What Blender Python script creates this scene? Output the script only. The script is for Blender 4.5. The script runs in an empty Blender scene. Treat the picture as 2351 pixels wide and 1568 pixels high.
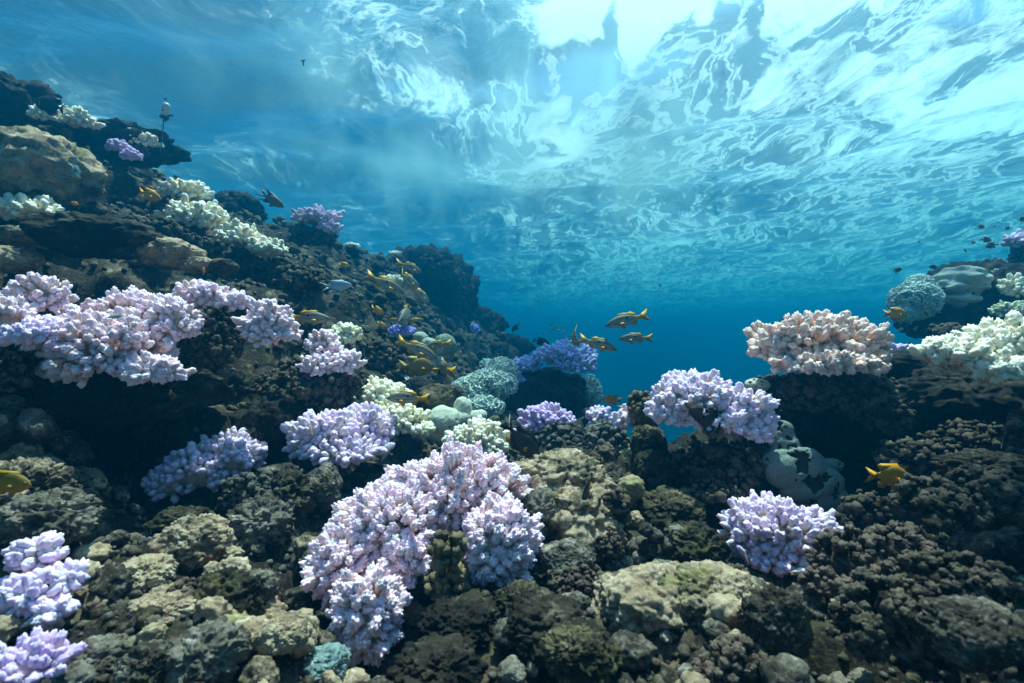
import bpy, math, bmesh
import numpy as np
from mathutils import Vector, Matrix
R = math.radians
sc = bpy.context.scene

# ------------------------------------------------------------------ camera
F = 1175.5            # focal length in units of a 2351 px wide picture
cam = bpy.data.cameras.new('camera'); cam_o = bpy.data.objects.new('camera', cam)
sc.collection.objects.link(cam_o)
cam.lens = 18; cam.sensor_width = 36; cam.clip_start = .01; cam.clip_end = 500
cam_o.location = (0, 0, 0); cam_o.rotation_euler = (R(90), 0, 0); sc.camera = cam_o
cam.dof.use_dof = True; cam.dof.focus_distance = 1.35; cam.dof.aperture_fstop = 7.0

# ------------------------------------------------------------------ sky, sun, exposure
SUN_EL, SUN_AZ = R(75), R(14)        # azimuth from +Y, clockwise: nearly overhead, in front
world = bpy.data.worlds.new('World'); sc.world = world; world.use_nodes = True
wt = world.node_tree; sky = wt.nodes.new('ShaderNodeTexSky'); sky.sky_type = 'NISHITA'; sky.sun_disc = False
sky.sun_elevation = SUN_EL; sky.sun_rotation = SUN_AZ
wt.nodes['Background'].inputs[1].default_value = .12
wt.links.new(sky.outputs[0], wt.nodes['Background'].inputs[0])
sun = bpy.data.lights.new('sun', 'SUN'); sun_o = bpy.data.objects.new('sun', sun); sc.collection.objects.link(sun_o)
sun.energy = 5; sun.angle = R(.53); sun.color = (1, .83, .68)
sd = Vector((math.sin(SUN_AZ)*math.cos(SUN_EL), math.cos(SUN_AZ)*math.cos(SUN_EL), math.sin(SUN_EL)))
sun_o.rotation_euler = sd.to_track_quat('Z', 'Y').to_euler()
vs = sc.view_settings
vs.view_transform = 'Standard'; vs.look = 'None'; vs.exposure = 1.3; vs.gamma = 1
sc.cycles.max_bounces = 8; sc.cycles.diffuse_bounces = 3; sc.cycles.volume_bounces = 1
sc.cycles.transparent_max_bounces = 16; sc.cycles.caustics_reflective = False; sc.cycles.caustics_refractive = False

# ------------------------------------------------------------------ numpy helpers
def P(px, py, Y):
    """a point of the reef, from where it stands in a 2351 px wide picture and how far out it is"""
    return np.array(((px-1175.5)/F*Y, Y, (784-py)/F*Y))

def _hash(ix, iy, iz, seed):
    h = (ix.astype(np.uint32)*np.uint32(374761393) + iy.astype(np.uint32)*np.uint32(668265263)
         + iz.astype(np.uint32)*np.uint32(2147483647) + np.uint32((seed*974711+12345) & 0xffffffff))
    h = (h ^ (h >> np.uint32(13)))*np.uint32(1274126177)
    h = (h ^ (h >> np.uint32(16)))*np.uint32(2246822519)
    return h ^ (h >> np.uint32(15))

def vnoise(p, seed=0):
    """value noise, -1..1"""
    i = np.floor(p).astype(np.int64); f = p-i; f = f*f*f*(f*(f*6-15)+10)
    r = np.zeros(len(p))
    for dx in (0, 1):
        for dy in (0, 1):
            for dz in (0, 1):
                w = (f[:, 0] if dx else 1-f[:, 0])*(f[:, 1] if dy else 1-f[:, 1])*(f[:, 2] if dz else 1-f[:, 2])
                r += w*(_hash(i[:, 0]+dx, i[:, 1]+dy, i[:, 2]+dz, seed)/4294967295.)
    return r*2-1

def fbm(p, octv=4, gain=.5, seed=0):
    a, s, t = 1., 0., np.zeros(len(p))
    for k in range(octv):
        t += a*vnoise(p*2.03**k+k*17.3, seed+k); s += a; a *= gain
    return t/s

def dome(p, seed=0, w=.88):
    return np.clip(1-(worley(p, seed)/w)**2, 0, 1)**.8

def worley(p, seed=0):
    """distance to the nearest of the points scattered one per cell"""
    i = np.floor(p).astype(np.int64); best = np.full(len(p), 9.)
    for dx in (-1, 0, 1):
        for dy in (-1, 0, 1):
            for dz in (-1, 0, 1):
                c = i+np.array((dx, dy, dz)); o = np.stack([_hash(c[:, 0], c[:, 1], c[:, 2], seed+s)/4294967295. for s in (1, 2, 3)], 1)
                best = np.minimum(best, ((c+o-p)**2).sum(1))
    return np.sqrt(best)

def sstep(x, a, b):
    t = np.clip((x-a)/(b-a), 0, 1); return t*t*(3-2*t)

_ico = {}
def ico(sub):
    if sub not in _ico:
        bm = bmesh.new(); bmesh.ops.create_icosphere(bm, subdivisions=sub, radius=1)
        _ico[sub] = (np.array([v.co for v in bm.verts]), np.array([[v.index for v in f.verts] for f in bm.faces])); bm.free()
    return _ico[sub]

def mesh(name, V, Fc, mats=(), attrs=None, midx=None):
    """V (n,3), Fc an (m,3|4) array or a list of such arrays -> mesh"""
    me = bpy.data.meshes.new(name)
    Fs = [np.asarray(f, np.int32) for f in (Fc if isinstance(Fc, list) else [Fc])]
    me.vertices.add(len(V)); me.vertices.foreach_set('co', np.asarray(V, np.float32).ravel())
    lv = np.concatenate([f.ravel() for f in Fs]); me.loops.add(len(lv)); me.loops.foreach_set('vertex_index', lv)
    sz = np.concatenate([np.full(len(f), f.shape[1], np.int32) for f in Fs])
    me.polygons.add(len(sz)); me.polygons.foreach_set('loop_start', np.concatenate([[0], np.cumsum(sz)[:-1]]).astype(np.int32))
    me.polygons.foreach_set('use_smooth', np.ones(len(sz), bool))
    for m in mats: me.materials.append(m)
    if midx is not None: me.polygons.foreach_set('material_index', np.asarray(midx, np.int32))
    for k, v in (attrs or {}).items():
        v = np.asarray(v, np.float32)
        if v.ndim == 1:
            me.attributes.new(k, 'FLOAT', 'POINT').data.foreach_set('value', v)
        else:
            me.attributes.new(k, 'FLOAT_COLOR', 'POINT').data.foreach_set('color', np.concatenate([v, np.ones((len(v), 1), np.float32)], 1).ravel())
    me.update(calc_edges=True)
    return me

def obj(name, me, parent=None, loc=None):
    o = bpy.data.objects.new(name, me); sc.collection.objects.link(o)
    if parent is not None: o.parent = parent
    if loc is not None: o.location = loc
    return o

def tag(o, label=None, cat=None, group=None, kind=None):
    for k, v in (('label', label), ('category', cat), ('group', group), ('kind', kind)):
        if v: o[k] = v
    return o

# ------------------------------------------------------------------ materials
class Nodes:
    def __init__(s, name):
        s.m = bpy.data.materials.new(name); s.m.use_nodes = True; s.t = s.m.node_tree; s.t.nodes.clear()
        s.out = s.n('OutputMaterial')
    def n(s, typ, **k):
        q = s.t.nodes.new('ShaderNode'+typ)
        for a, v in k.items(): setattr(q, a, v)
        return q
    def l(s, a, b): s.t.links.new(a, b)
    def put(s, sock, v):
        if isinstance(v, bpy.types.NodeSocket): s.l(v, sock)
        elif isinstance(v, tuple) and len(v) == 3 and sock.type == 'RGBA': sock.default_value = (*v, 1)
        else: sock.default_value = v
    def math(s, op, *a, clamp=False):
        q = s.n('Math', operation=op, use_clamp=clamp)
        for i, v in enumerate(a): s.put(q.inputs[i], v)
        return q.outputs[0]
    def vmath(s, op, a, b=None):
        q = s.n('VectorMath', operation=op); s.put(q.inputs[0], a)
        if b is not None: s.put(q.inputs['Scale'] if op == 'SCALE' else q.inputs[1], b)
        return q.outputs[0]
    def noise(s, vec, scale, det=4, ro=.55, col=False):
        q = s.n('TexNoise'); s.l(vec, q.inputs['Vector'])
        q.inputs['Scale'].default_value = scale; q.inputs['Detail'].default_value = det; q.inputs['Roughness'].default_value = ro
        return q.outputs['Color' if col else 'Fac']
    def vor(s, vec, scale, feat='F1', rnd=1.):
        q = s.n('TexVoronoi', feature=feat); s.l(vec, q.inputs['Vector']); q.inputs['Scale'].default_value = scale
        q.inputs['Randomness'].default_value = rnd
        return q.outputs['Distance']
    def step(s, v, a, b):
        q = s.n('MapRange', interpolation_type='SMOOTHSTEP'); s.l(v, q.inputs[0]); q.inputs[1].default_value = a; q.inputs[2].default_value = b
        return q.outputs[0]
    def mix(s, f, a, b):
        q = s.n('Mix', data_type='RGBA'); s.put(q.inputs[0], f); s.put(q.inputs[6], a); s.put(q.inputs[7], b); return q.outputs[2]
    def mixs(s, f, a, b):
        q = s.n('MixShader'); s.put(q.inputs[0], f); s.l(a, q.inputs[1]); s.l(b, q.inputs[2]); return q.outputs[0]
    def attr(s, name, out='Fac'):
        q = s.n('Attribute'); q.attribute_name = name; return q.outputs[out]
    def coord(s, rand=True):
        v = s.n('TexCoord').outputs['Object']
        if rand:
            r = s.n('ObjectInfo').outputs['Random']; cx = s.n('CombineXYZ'); 
            for i in range(3): s.l(s.math('MULTIPLY', r, 37.+i*11), cx.inputs[i])
            v = s.vmath('ADD', v, cx.outputs[0])
        return v
    def bump(s, h, strength, dist):
        q = s.n('Bump'); q.inputs['Strength'].default_value = strength; q.inputs['Distance'].default_value = dist; s.l(h, q.inputs['Height']); return q.outputs[0]

def coral_mat(name, base, mid, tip, stain=.25):
    g = Nodes(name); v = g.coord(); t = g.attr('t')
    c = g.mix(g.step(t, .0, .45), base, mid); c = g.mix(g.step(t, .38, .88), c, tip)
    c = g.mix(g.math('MULTIPLY', g.step(g.noise(v, 14, 3), .5, .75), stain), c, base)       # patches that keep less pigment
    p = g.n('BsdfPrincipled'); g.l(c, p.inputs['Base Color']); p.inputs['Roughness'].default_value = .7; p.inputs['Specular IOR Level'].default_value = .1
    p.inputs['Subsurface Weight'].default_value = .7; p.inputs['Subsurface Radius'].default_value = (1, .75, .85); p.inputs['Subsurface Scale'].default_value = .004
    g.l(g.bump(g.vor(v, 300, 'SMOOTH_F1'), .4, -.0016), p.inputs['Normal'])
    g.l(p.outputs[0], g.out.inputs[0]); return g.m

def rock_mat(name, cols, s=1., crust=0, bumpd=.006, turf=(.42, .53)):
    """encrusted rock: cols = (ground, second, pale crust, dark turf)"""
    g = Nodes(name); v = g.coord()
    w = g.vmath('ADD', v, g.vmath('SCALE', g.noise(v, 9*s, 3, col=True), .05))
    c = g.mix(g.step(g.noise(w, 13*s, 5, .65), .38, .62), cols[0], cols[1])
    c = g.mix(g.step(g.noise(w, 27*s, 6, .7), .52, .68), c, cols[2])
    c = g.mix(g.math('MULTIPLY', g.step(g.noise(w, 8*s, 6, .7), *turf), .95), c, cols[3])
    c = g.mix(g.math('MULTIPLY', g.step(g.noise(w, 150*s, 3, .7), .5, .75), .45), c, tuple(min(.8, x*2.1) for x in cols[1]))
    c = g.mix(g.math('MULTIPLY', g.step(g.noise(w, 90*s, 3, .7), .52, .7), .6), c, tuple(x*.6 for x in cols[3]))
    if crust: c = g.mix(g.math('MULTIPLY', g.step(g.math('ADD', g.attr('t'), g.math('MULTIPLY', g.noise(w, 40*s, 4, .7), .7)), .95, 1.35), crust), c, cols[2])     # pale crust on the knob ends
    if len(cols) > 4: c = g.mix(g.math('MULTIPLY', g.step(g.noise(w, 5.5*s, 5, .6), .56, .68), .8), c, cols[4])
    p = g.n('BsdfPrincipled'); g.l(c, p.inputs['Base Color']); p.inputs['Roughness'].default_value = .85; p.inputs['Specular IOR Level'].default_value = .15
    h = g.math('ADD', g.noise(w, 60*s, 6, .7), g.math('MULTIPLY', g.vor(w, 45*s), .8))
    g.l(g.bump(h, .8, bumpd), p.inputs['Normal']); g.l(p.outputs[0], g.out.inputs[0]); return g.m

def flat_mat(name, c, rough=.6, bump=None):
    g = Nodes(name); v = g.coord(); p = g.n('BsdfPrincipled')
    g.l(g.mix(g.noise(v, 40, 4), tuple(x*.75 for x in c), tuple(min(1, x*1.15) for x in c)), p.inputs['Base Color']); p.inputs['Roughness'].default_value = rough
    g.l(p.outputs[0], g.out.inputs[0]); return g.m

def smooth_coral_mat(name, base, line, scale=230):
    g = Nodes(name); v = g.coord(); w = g.vmath('ADD', v, g.vmath('SCALE', g.noise(v, 120, 2, col=True), .006))
    e = g.vor(w, scale, 'DISTANCE_TO_EDGE'); c = g.mix(g.step(e, .0, .22), line, base)
    c = g.mix(g.math('MULTIPLY', g.step(g.noise(v, 22, 4), .45, .75), .35), c, line)
    c = g.mix(g.step(g.attr('t'), .35, .6), c, (.035, .032, .025))  # pits and hollows coloured near black to stand in for their shade
    d = g.n('BsdfPrincipled'); g.l(c, d.inputs['Base Color']); d.inputs['Roughness'].default_value = .75; d.inputs['Specular IOR Level'].default_value = .2
    g.l(g.bump(e, .5, .0015), d.inputs['Normal']); g.l(d.outputs[0], g.out.inputs[0]); return g.m

MAT = dict(
    pink=coral_mat('coral_pink', (.80, .42, .34), (.92, .68, .62), (.91, .64, .77)),
    lilac=coral_mat('coral_lilac', (.72, .54, .46), (.89, .72, .71), (.83, .59, .84)),
    rose=coral_mat('coral_rose', (.78, .50, .42), (.91, .74, .74), (.87, .64, .85)),
    violet=coral_mat('coral_violet', (.60, .40, .48), (.74, .54, .68), (.66, .44, .76)),
    blue=coral_mat('coral_blue', (.45, .42, .62), (.50, .46, .84), (.34, .30, .82)),
    blueish=coral_mat('coral_blueish', (.64, .62, .62), (.66, .66, .86), (.50, .48, .86)),
    salmon=coral_mat('coral_salmon', (.78, .38, .26), (.88, .55, .44), (.88, .63, .58)),
    white=coral_mat('coral_white', (.68, .50, .28), (.88, .74, .52), (.91, .80, .67)),
    cream=coral_mat('coral_cream', (.64, .48, .24), (.87, .72, .46), (.90, .79, .62)),
    teal=coral_mat('coral_teal', (.40, .42, .34), (.66, .70, .60), (.74, .80, .74)),
    yellow=coral_mat('coral_yellow', (.45, .38, .20), (.66, .58, .36), (.75, .70, .50)),
    tan=rock_mat('rock_tan', ((0.292, 0.186, 0.120), (0.454, 0.307, 0.206), (0.648, 0.484, 0.361), (0.043, 0.031, 0.022), (0.216, 0.177, 0.060)), turf=(.50, .62)),
    grey=rock_mat('rock_grey', ((.095, .072, .055), (.21, .168, .135), (0.475, 0.372, 0.310), (0.032, 0.022, 0.017), (0.162, 0.126, 0.052))),
    dark=rock_mat('rock_dark', ((0.024, 0.017, 0.012), (0.045, 0.032, 0.022), (0.151, 0.112, 0.082), (0.010, 0.007, 0.006))),
    olive=rock_mat('rock_olive', ((0.076, 0.054, 0.031), (0.140, 0.102, 0.056), (0.292, 0.223, 0.138), (0.017, 0.013, 0.009), (0.130, 0.112, 0.030))),
    reef=rock_mat('reef_crust', ((0.037, 0.024, 0.015), (0.119, 0.079, 0.052), (0.346, 0.246, 0.172), (0.011, 0.007, 0.005), (0.065, 0.051, 0.021))),
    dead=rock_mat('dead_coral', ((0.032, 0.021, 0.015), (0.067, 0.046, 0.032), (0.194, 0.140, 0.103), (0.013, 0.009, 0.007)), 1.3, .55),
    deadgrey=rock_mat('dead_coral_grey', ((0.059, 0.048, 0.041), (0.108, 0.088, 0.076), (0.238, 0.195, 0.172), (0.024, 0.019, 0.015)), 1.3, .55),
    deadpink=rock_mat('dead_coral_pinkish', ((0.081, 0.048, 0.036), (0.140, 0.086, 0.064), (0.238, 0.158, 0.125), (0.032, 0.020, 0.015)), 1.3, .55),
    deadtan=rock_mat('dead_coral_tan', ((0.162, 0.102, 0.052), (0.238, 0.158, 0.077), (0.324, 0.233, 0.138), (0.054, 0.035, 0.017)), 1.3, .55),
    smooth=smooth_coral_mat('smooth_coral', (.64, .61, .50), (.44, .43, .34)),
    smoothteal=smooth_coral_mat('smooth_coral_teal', (.24, .275, .25), (.16, .19, .17)),
    smoothwhite=smooth_coral_mat('smooth_coral_white', (.50, .50, .44), (.34, .35, .30)),
    brain=smooth_coral_mat('brain_coral', (.24, .27, .21), (.13, .16, .13), 60),
    pale=rock_mat('pale_crust', ((.36, .46, .46), (.50, .60, .60), (.62, .68, .66), (.16, .22, .22))),
)
# ------------------------------------------------------------------ water surface, sea bed
SURF = 2.3
def sea_surface():
    nx = 560; u = np.linspace(-1, 1, nx); v = np.linspace(0, 1, nx)
    x, y = np.meshgrid(np.sign(u)*(10*np.abs(u)+34*np.abs(u)**4), -10+24*v+70*v**4); x = x.ravel(); y = y.ravel()
    i = np.arange((nx-1)**2); a = (i//(nx-1))*nx+i % (nx-1); fc = np.stack([a, a+1, a+nx+1, a+nx], 1)
    rng = np.random.default_rng(3); z = np.zeros_like(x)
    for L, A in ((6, .10), (3.1, .07), (1.7, .035), (.95, .010), (.62, .005)):
        for k in range(3):
            an = rng.normal(R(75), .55); z += A*.6*np.sin((x*math.cos(an)+y*math.sin(an))*2*math.pi/L*(1+.2*k)+rng.uniform(0, 6.3))
    g = Nodes('sea_surface'); oc = g.n('TexCoord').outputs['Object']
    mp = g.n('Mapping'); mp.inputs['Scale'].default_value = (1, .6, 1); g.l(oc, mp.inputs[0]); v = mp.outputs[0]
    def warp(v, s, amt, d=4): return g.vmath('ADD', v, g.vmath('SCALE', g.vmath('SUBTRACT', g.noise(v, s, d, col=True), (.5, .5, .5)), amt))
    w = warp(warp(v, .55, 1.6), 1.8, .45)
    sep = g.n('SeparateXYZ'); g.l(oc, sep.inputs[0]); X, Y = sep.outputs[0], sep.outputs[1]
    def blob(cx, cy, rx, ry):                # more (or less) foam in a patch; the nearest is added for shade
        dx = g.math('DIVIDE', g.math('SUBTRACT', X, cx), rx); dy = g.math('DIVIDE', g.math('SUBTRACT', Y, cy), ry)
        d = g.math('SQRT', g.math('ADD', g.math('MULTIPLY', dx, dx), g.math('MULTIPLY', dy, dy)))
        return g.math('SUBTRACT', 1, g.step(d, .25, 1.))
    fine = g.noise(w, 4.2, 10, .68); mid = g.noise(w, 1.6, 7, .62)
    big = g.noise(v, .42, 3)
    cov = g.math('MULTIPLY', g.step(X, -2.4, 1.2), .14)
    cov = g.math('ADD', cov, g.math('MULTIPLY', g.step(X, 1.0, 2.6), .10))
    cov = g.math('ADD', cov, g.math('MULTIPLY', g.math('SUBTRACT', big, .5), .55))
    for b, a in BLOBS: cov = g.math('ADD', cov, g.math('MULTIPLY', blob(*b), a))
    cov = g.math('SUBTRACT', cov, g.math('MULTIPLY', g.step(Y, 4., 9.), .10))
    cov = g.math('SUBTRACT', cov, .07)
    cov = g.math('SUBTRACT', cov, g.math('MULTIPLY', g.math('SUBTRACT', 1, g.step(Y, 1.2, 2.9)), .9))      # foam cleared out of view so direct sun reaches the near reef
    f0 = g.math('ADD', g.math('ADD', g.math('MULTIPLY', mid, .42), g.math('MULTIPLY', fine, .58)), cov)
    blot = g.step(f0, .51, .78)
    # holes and lace
    cell = g.vor(warp(w, 3, .25), 2.6, 'SMOOTH_F1'); holes = g.step(g.math('ADD', cell, g.math('MULTIPLY', fine, .35)), .62, .72)
    blot = g.math('MULTIPLY', blot, g.math('SUBTRACT', 1, g.math('MULTIPLY', holes, .75)))
    ridge = g.math('SUBTRACT', 1, g.math('ABSOLUTE', g.math('MULTIPLY', g.math('SUBTRACT', g.noise(w, 2.3, 7, .62), .5), 10)))
    web = g.math('MULTIPLY', g.step(ridge, .35, 1.), g.math('MULTIPLY', g.step(f0, .36, .56), .7))
    haze_f = g.math('MULTIPLY', g.step(f0, .28, .66), .22)      # fine bubbles under the foam
    grain = g.math('ADD', .8, g.math('MULTIPLY', g.noise(oc, 28, 3, .8), .35))
    foam = g.math('MINIMUM', g.math('MULTIPLY', g.math('MAXIMUM', g.math('MAXIMUM', blot, web), haze_f), grain), .97)
    tr = g.n('BsdfTranslucent'); tr.inputs[0].default_value = (.38, .48, .51, 1)
    tp = g.n('BsdfTransparent'); tp.inputs[0].default_value = (.78, .94, .98, 1)
    gl = g.n('BsdfGlossy'); gl.inputs['Roughness'].default_value = .10; gl.inputs[0].default_value = (.85, .95, 1, 1)
    g.l(g.bump(g.noise(w, 5, 6, .6), .6, .06), gl.inputs['Normal'])
    geo = g.n('NewGeometry'); dt = g.n('VectorMath', operation='DOT_PRODUCT'); g.l(geo.outputs['Incoming'], dt.inputs[0]); g.l(geo.outputs['Normal'], dt.inputs[1])
    face = g.math('ABSOLUTE', dt.outputs['Value'])                     # steeper than about 48 degrees the surface mirrors the deep water
    clear = g.mixs(g.math('SUBTRACT', .88, g.math('MULTIPLY', g.step(face, .60, .80), .82)), tp.outputs[0], gl.outputs[0])
    g.l(g.mixs(foam, clear, tr.outputs[0]), g.out.inputs[0])
    o = obj('water_surface', mesh('water_surface', np.stack([x, y, z], 1), fc, [g.m]), loc=(0, 0, SURF)); o['kind'] = 'structure'
BLOBS = [((.92, 1.15, .5, .45), 1.25), ((.95, 3.5, 1.5, 1.2), .42), ((-.09, 4.1, .45, .75), -.22), ((1.7, 4.1, .6, .8), -.10), ((-.68, 4.6, .42, .8), .26), ((.45, 5.4, .5, 1.2), .20), ((.5, 6.9, 2.0, 1.5), .14),  # first blob: unseen foam added overhead to shade the lower right reef
         ((3.0, 4.2, 1.6, 1.3), .06), ((4.6, 5.1, 1.6, 1.5), .05), ((-2.9, 4.2, 2.2, 2.2), -.16), ((3.6, 8.2, 1.8, 1.3), -.14), ((-1.3, 6.5, 1.2, 1.6), -.10)]
sea_surface()
def sea_bed():
    n = 90; x, y = np.meshgrid(np.linspace(-44, 44, n), np.linspace(-9.5, 84, n)); x = x.ravel(); y = y.ravel()
    i = np.arange((n-1)**2); a = (i//(n-1))*n+i % (n-1); z = -8.5+.5*fbm(np.stack([x*.3, y*.3, x*0], 1), 3)
    o = obj('sea_bed', mesh('sea_bed', np.stack([x, y, z], 1), np.stack([a, a+1, a+n+1, a+n], 1), [flat_mat('sand', (.22, .20, .16), .95)])); o['kind'] = 'structure'
sea_bed()
# ------------------------------------------------------------------ generators: colonies, rocks
def frames(D, rng):
    """rotation matrices whose z axis is each row of D, random roll"""
    D = D/np.linalg.norm(D, axis=1, keepdims=True); a = rng.normal(size=D.shape)
    X = np.cross(a, D); X /= np.linalg.norm(X, axis=1, keepdims=True); return np.stack([X, np.cross(D, X), D], 2)

def clubs(n, sub, nb, amp, elong, tail, seed, flat=1.):
    """n knobbly branch tips: verts (tip near z=0, running down), faces, pigment 0..1"""
    v0, f = ico(sub); rng = np.random.default_rng(seed); out = []
    for k in range(n):
        ga = np.arange(nb)*2.39996+rng.uniform(0, 6); z = 1-(np.arange(nb)+.5)/nb*1.75
        B = np.stack([np.sqrt(1-z*z)*np.cos(ga), np.sqrt(1-z*z)*np.sin(ga), z], 1)+rng.normal(size=(nb, 3))*.16
        B /= np.linalg.norm(B, axis=1, keepdims=True); wd = 1.75/math.sqrt(nb)*rng.uniform(.75, 1.25, nb)
        ang = np.arccos(np.clip(v0@B.T, -1, 1))/wd; h = (np.clip(1-ang**2, 0, 1)**1.3*rng.uniform(.6, 1.2, nb)).max(1)
        r = 1+amp*h; v = v0*r[:, None]
        v[:, :2] *= np.array((1., flat))*(1-.62*sstep(-v0[:, 2], -.1, .9))[:, None]
        v[:, 2] = np.where(v[:, 2] > 0, v[:, 2]*elong, v[:, 2]*tail)
        v[:, 2] -= elong
        t = np.clip(sstep(v0[:, 2], -.75, .75)*.8+.25*h*sstep(v0[:, 2], -.4, .3), 0, 1)
        out.append((v, t))
    return out, f

_cl = {}
def club_set(key, *a):
    if (key, a) not in _cl: _cl[(key, a)] = clubs(*a)
    return _cl[(key, a)]

STYLES = dict(      # sub, bumps, bump height, elongation, tail, flatten, side knobs, radius jitter
    knob=(3, 24, .52, 1.6, 4.2, .78, 3, .12),
    finger=(3, 30, .34, 1.9, 5, .8, 2, .12),
    fine=(2, 12, .50, 1.3, 4.5, .9, 3, .10),
    big=(3, 30, .46, 1.6, 4.0, .75, 3, .11),
    dead=(2, 11, .55, 1.0, 2.5, .95, 2, .10),
    deadhi=(3, 22, .55, 1.0, 2.5, .95, 2, .12),
    smoothknob=(2, 8, .22, 1.0, 2.0, 1., 0, .06),
)
def colony(lobes, rad, style, seed, nrm=(0, -.35, 1), dens=1., low=-.35, gap=.0, sub=None):
    """lobes: (centre xyz, radii xyz); rad: club radius.  returns V, F, t"""
    rng = np.random.default_rng(seed); S = STYLES[style]; s_sub = sub or S[0]
    protos, fc = club_set(style, 6, s_sub, S[1], S[2], S[3], S[4], 11, S[5])
    nrm = np.array(nrm, float); nrm /= np.linalg.norm(nrm); T, D, SC = [], [], []
    for li, (c, r) in enumerate(lobes):
        c = np.array(c); r = np.array(r); area = 4*math.pi*((((r[0]*r[1])**1.6+(r[0]*r[2])**1.6+(r[1]*r[2])**1.6)/3)**(1/1.6))
        n = max(12, int(area*dens/(rad*rad*4.2)))
        i = np.arange(n)+.5; z = 1-2*i/n; a = i*2.39996+rng.uniform(0, 6)
        d = np.stack([np.sqrt(1-z*z)*np.cos(a), np.sqrt(1-z*z)*np.sin(a), z], 1)+rng.normal(size=(n, 3))*.7/math.sqrt(n)
        d /= np.linalg.norm(d, axis=1, keepdims=True)
        d = d[d@nrm > low]
        k = 1+S[7]*rng.normal(size=len(d))+.17*vnoise(d*2.3+li*7+seed, seed)-.03
        p = c+d*r*k[:, None]
        keep = np.ones(len(d), bool)
        for lj, (c2, r2) in enumerate(lobes):
            if lj != li: keep &= (((p-np.array(c2))/np.array(r2))**2).sum(1) > .72
        if gap: keep &= vnoise(d*3.1+seed*1.7, seed+5) > gap
        q = d/r; q /= np.linalg.norm(q, axis=1, keepdims=True)
        dr = q*.5+d*.5+nrm*.25
        T.append(p[keep]); D.append(dr[keep]); SC.append(rad*(rng.lognormal(-.05, .33, keep.sum()).clip(.45, 1.9) if style.startswith('dead') else rng.uniform(.78, 1.25, keep.sum())))
    T = np.concatenate(T); D = np.concatenate(D); SC = np.concatenate(SC); D /= np.linalg.norm(D, axis=1, keepdims=True)
    T0, D0, S0 = T, D, SC
    for k in range(S[6]):
        tan = np.cross(D0, rng.normal(size=D0.shape)); tan /= np.linalg.norm(tan, axis=1, keepdims=True)
        sel = rng.random(len(D0)) < .8
        dd = D0+tan*rng.uniform(.5, 1.0, (len(D0), 1)); dd /= np.linalg.norm(dd, axis=1, keepdims=True)
        T = np.concatenate([T, (T0-D0*S0[:, None]*rng.uniform(.4, 1.6, (len(D0), 1))+tan*S0[:, None]*rng.uniform(.7, 1.0, (len(D0), 1)))[sel]])
        D = np.concatenate([D, dd[sel]]); SC = np.concatenate([SC, (S0*rng.uniform(.55, .8, len(D0)))[sel]])
    RM = frames(D, rng); pi = rng.integers(0, len(protos), len(T)); Vs, Fs, ts, off = [], [], [], 0
    for k, (pv, pt) in enumerate(protos):
        s = np.where(pi == k)[0]
        if not len(s): continue
        V = np.einsum('nij,vj->nvi', RM[s]*SC[s][:, None, None], pv)+T[s][:, None, :]
        Vs.append(V.reshape(-1, 3)); ts.append((np.clip(pt[None]+rng.normal(size=(len(s), 1))*.08, 0, 1)).ravel())
        Fs.append((fc[None]+(off+np.arange(len(s))*len(pv))[:, None, None]).reshape(-1, 3)); off += len(s)*len(pv)
    cv, cf = ico(3)                         # the solid heart of each lobe
    for c, r in lobes:
        m = np.minimum(np.array(r)*.66, np.array(r)-rad*2.6).clip(rad*.5)
        Vs.append(np.array(c)+cv*m*(1+.08*fbm(cv*3+seed, 3, seed=seed))[:, None]); ts.append(np.full(len(cv), .02)); Fs.append(cf+off); off += len(cv)
    return np.concatenate(Vs), np.concatenate(Fs), np.concatenate(ts)

def rock(r, seed, sub=5, lump=.22, lumps=2.2, rough=.10, holes=.0, n2=None):
    """an encrusted boulder: radii r, lumps of a size of its own"""
    v, f = ico(sub); r = np.array(r); L = r.max(); q = v*r/L
    d = 1+.28*fbm(q*1.3+seed*3.1, 2, seed=seed)
    w = q+.10*np.stack([vnoise(q*4+seed+i*7, seed+i) for i in range(3)], 1)
    d += lump*dome(w*lumps+seed*1.9, seed)+lump*.5*dome(w*lumps*2.6+seed, seed+3)-lump*.6
    d += rough*fbm(q*7+seed, 5, .6, seed+9)+.2*lump*dome(w*min(lumps*5, 10)+seed, seed+6)
    d -= .075*sstep(dome(w*9+seed, seed+21, .6), .35, .9)*sstep(vnoise(q*3+seed, seed+22), -.3, .3)+.05*(1-np.abs(vnoise(w*11+seed, seed+23)))**3
    if holes: d -= holes*sstep(vnoise(q*5+seed*5, seed+4), .35, .6)
    d += .035*fbm(q*14+seed, 2, .6, seed+12)
    return v*r*d.clip(.35)[:, None], f

def thicken(px, py, w, h, Y, depth=.9, kz=1.):
    """a lobe: ellipsoid centre and radii from where it stands, its width, height and distance"""
    rx = w/2*Y/F; rz = h/2*Y/F*kz; return P(px, py, Y), (rx, rx*depth, rz)
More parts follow.
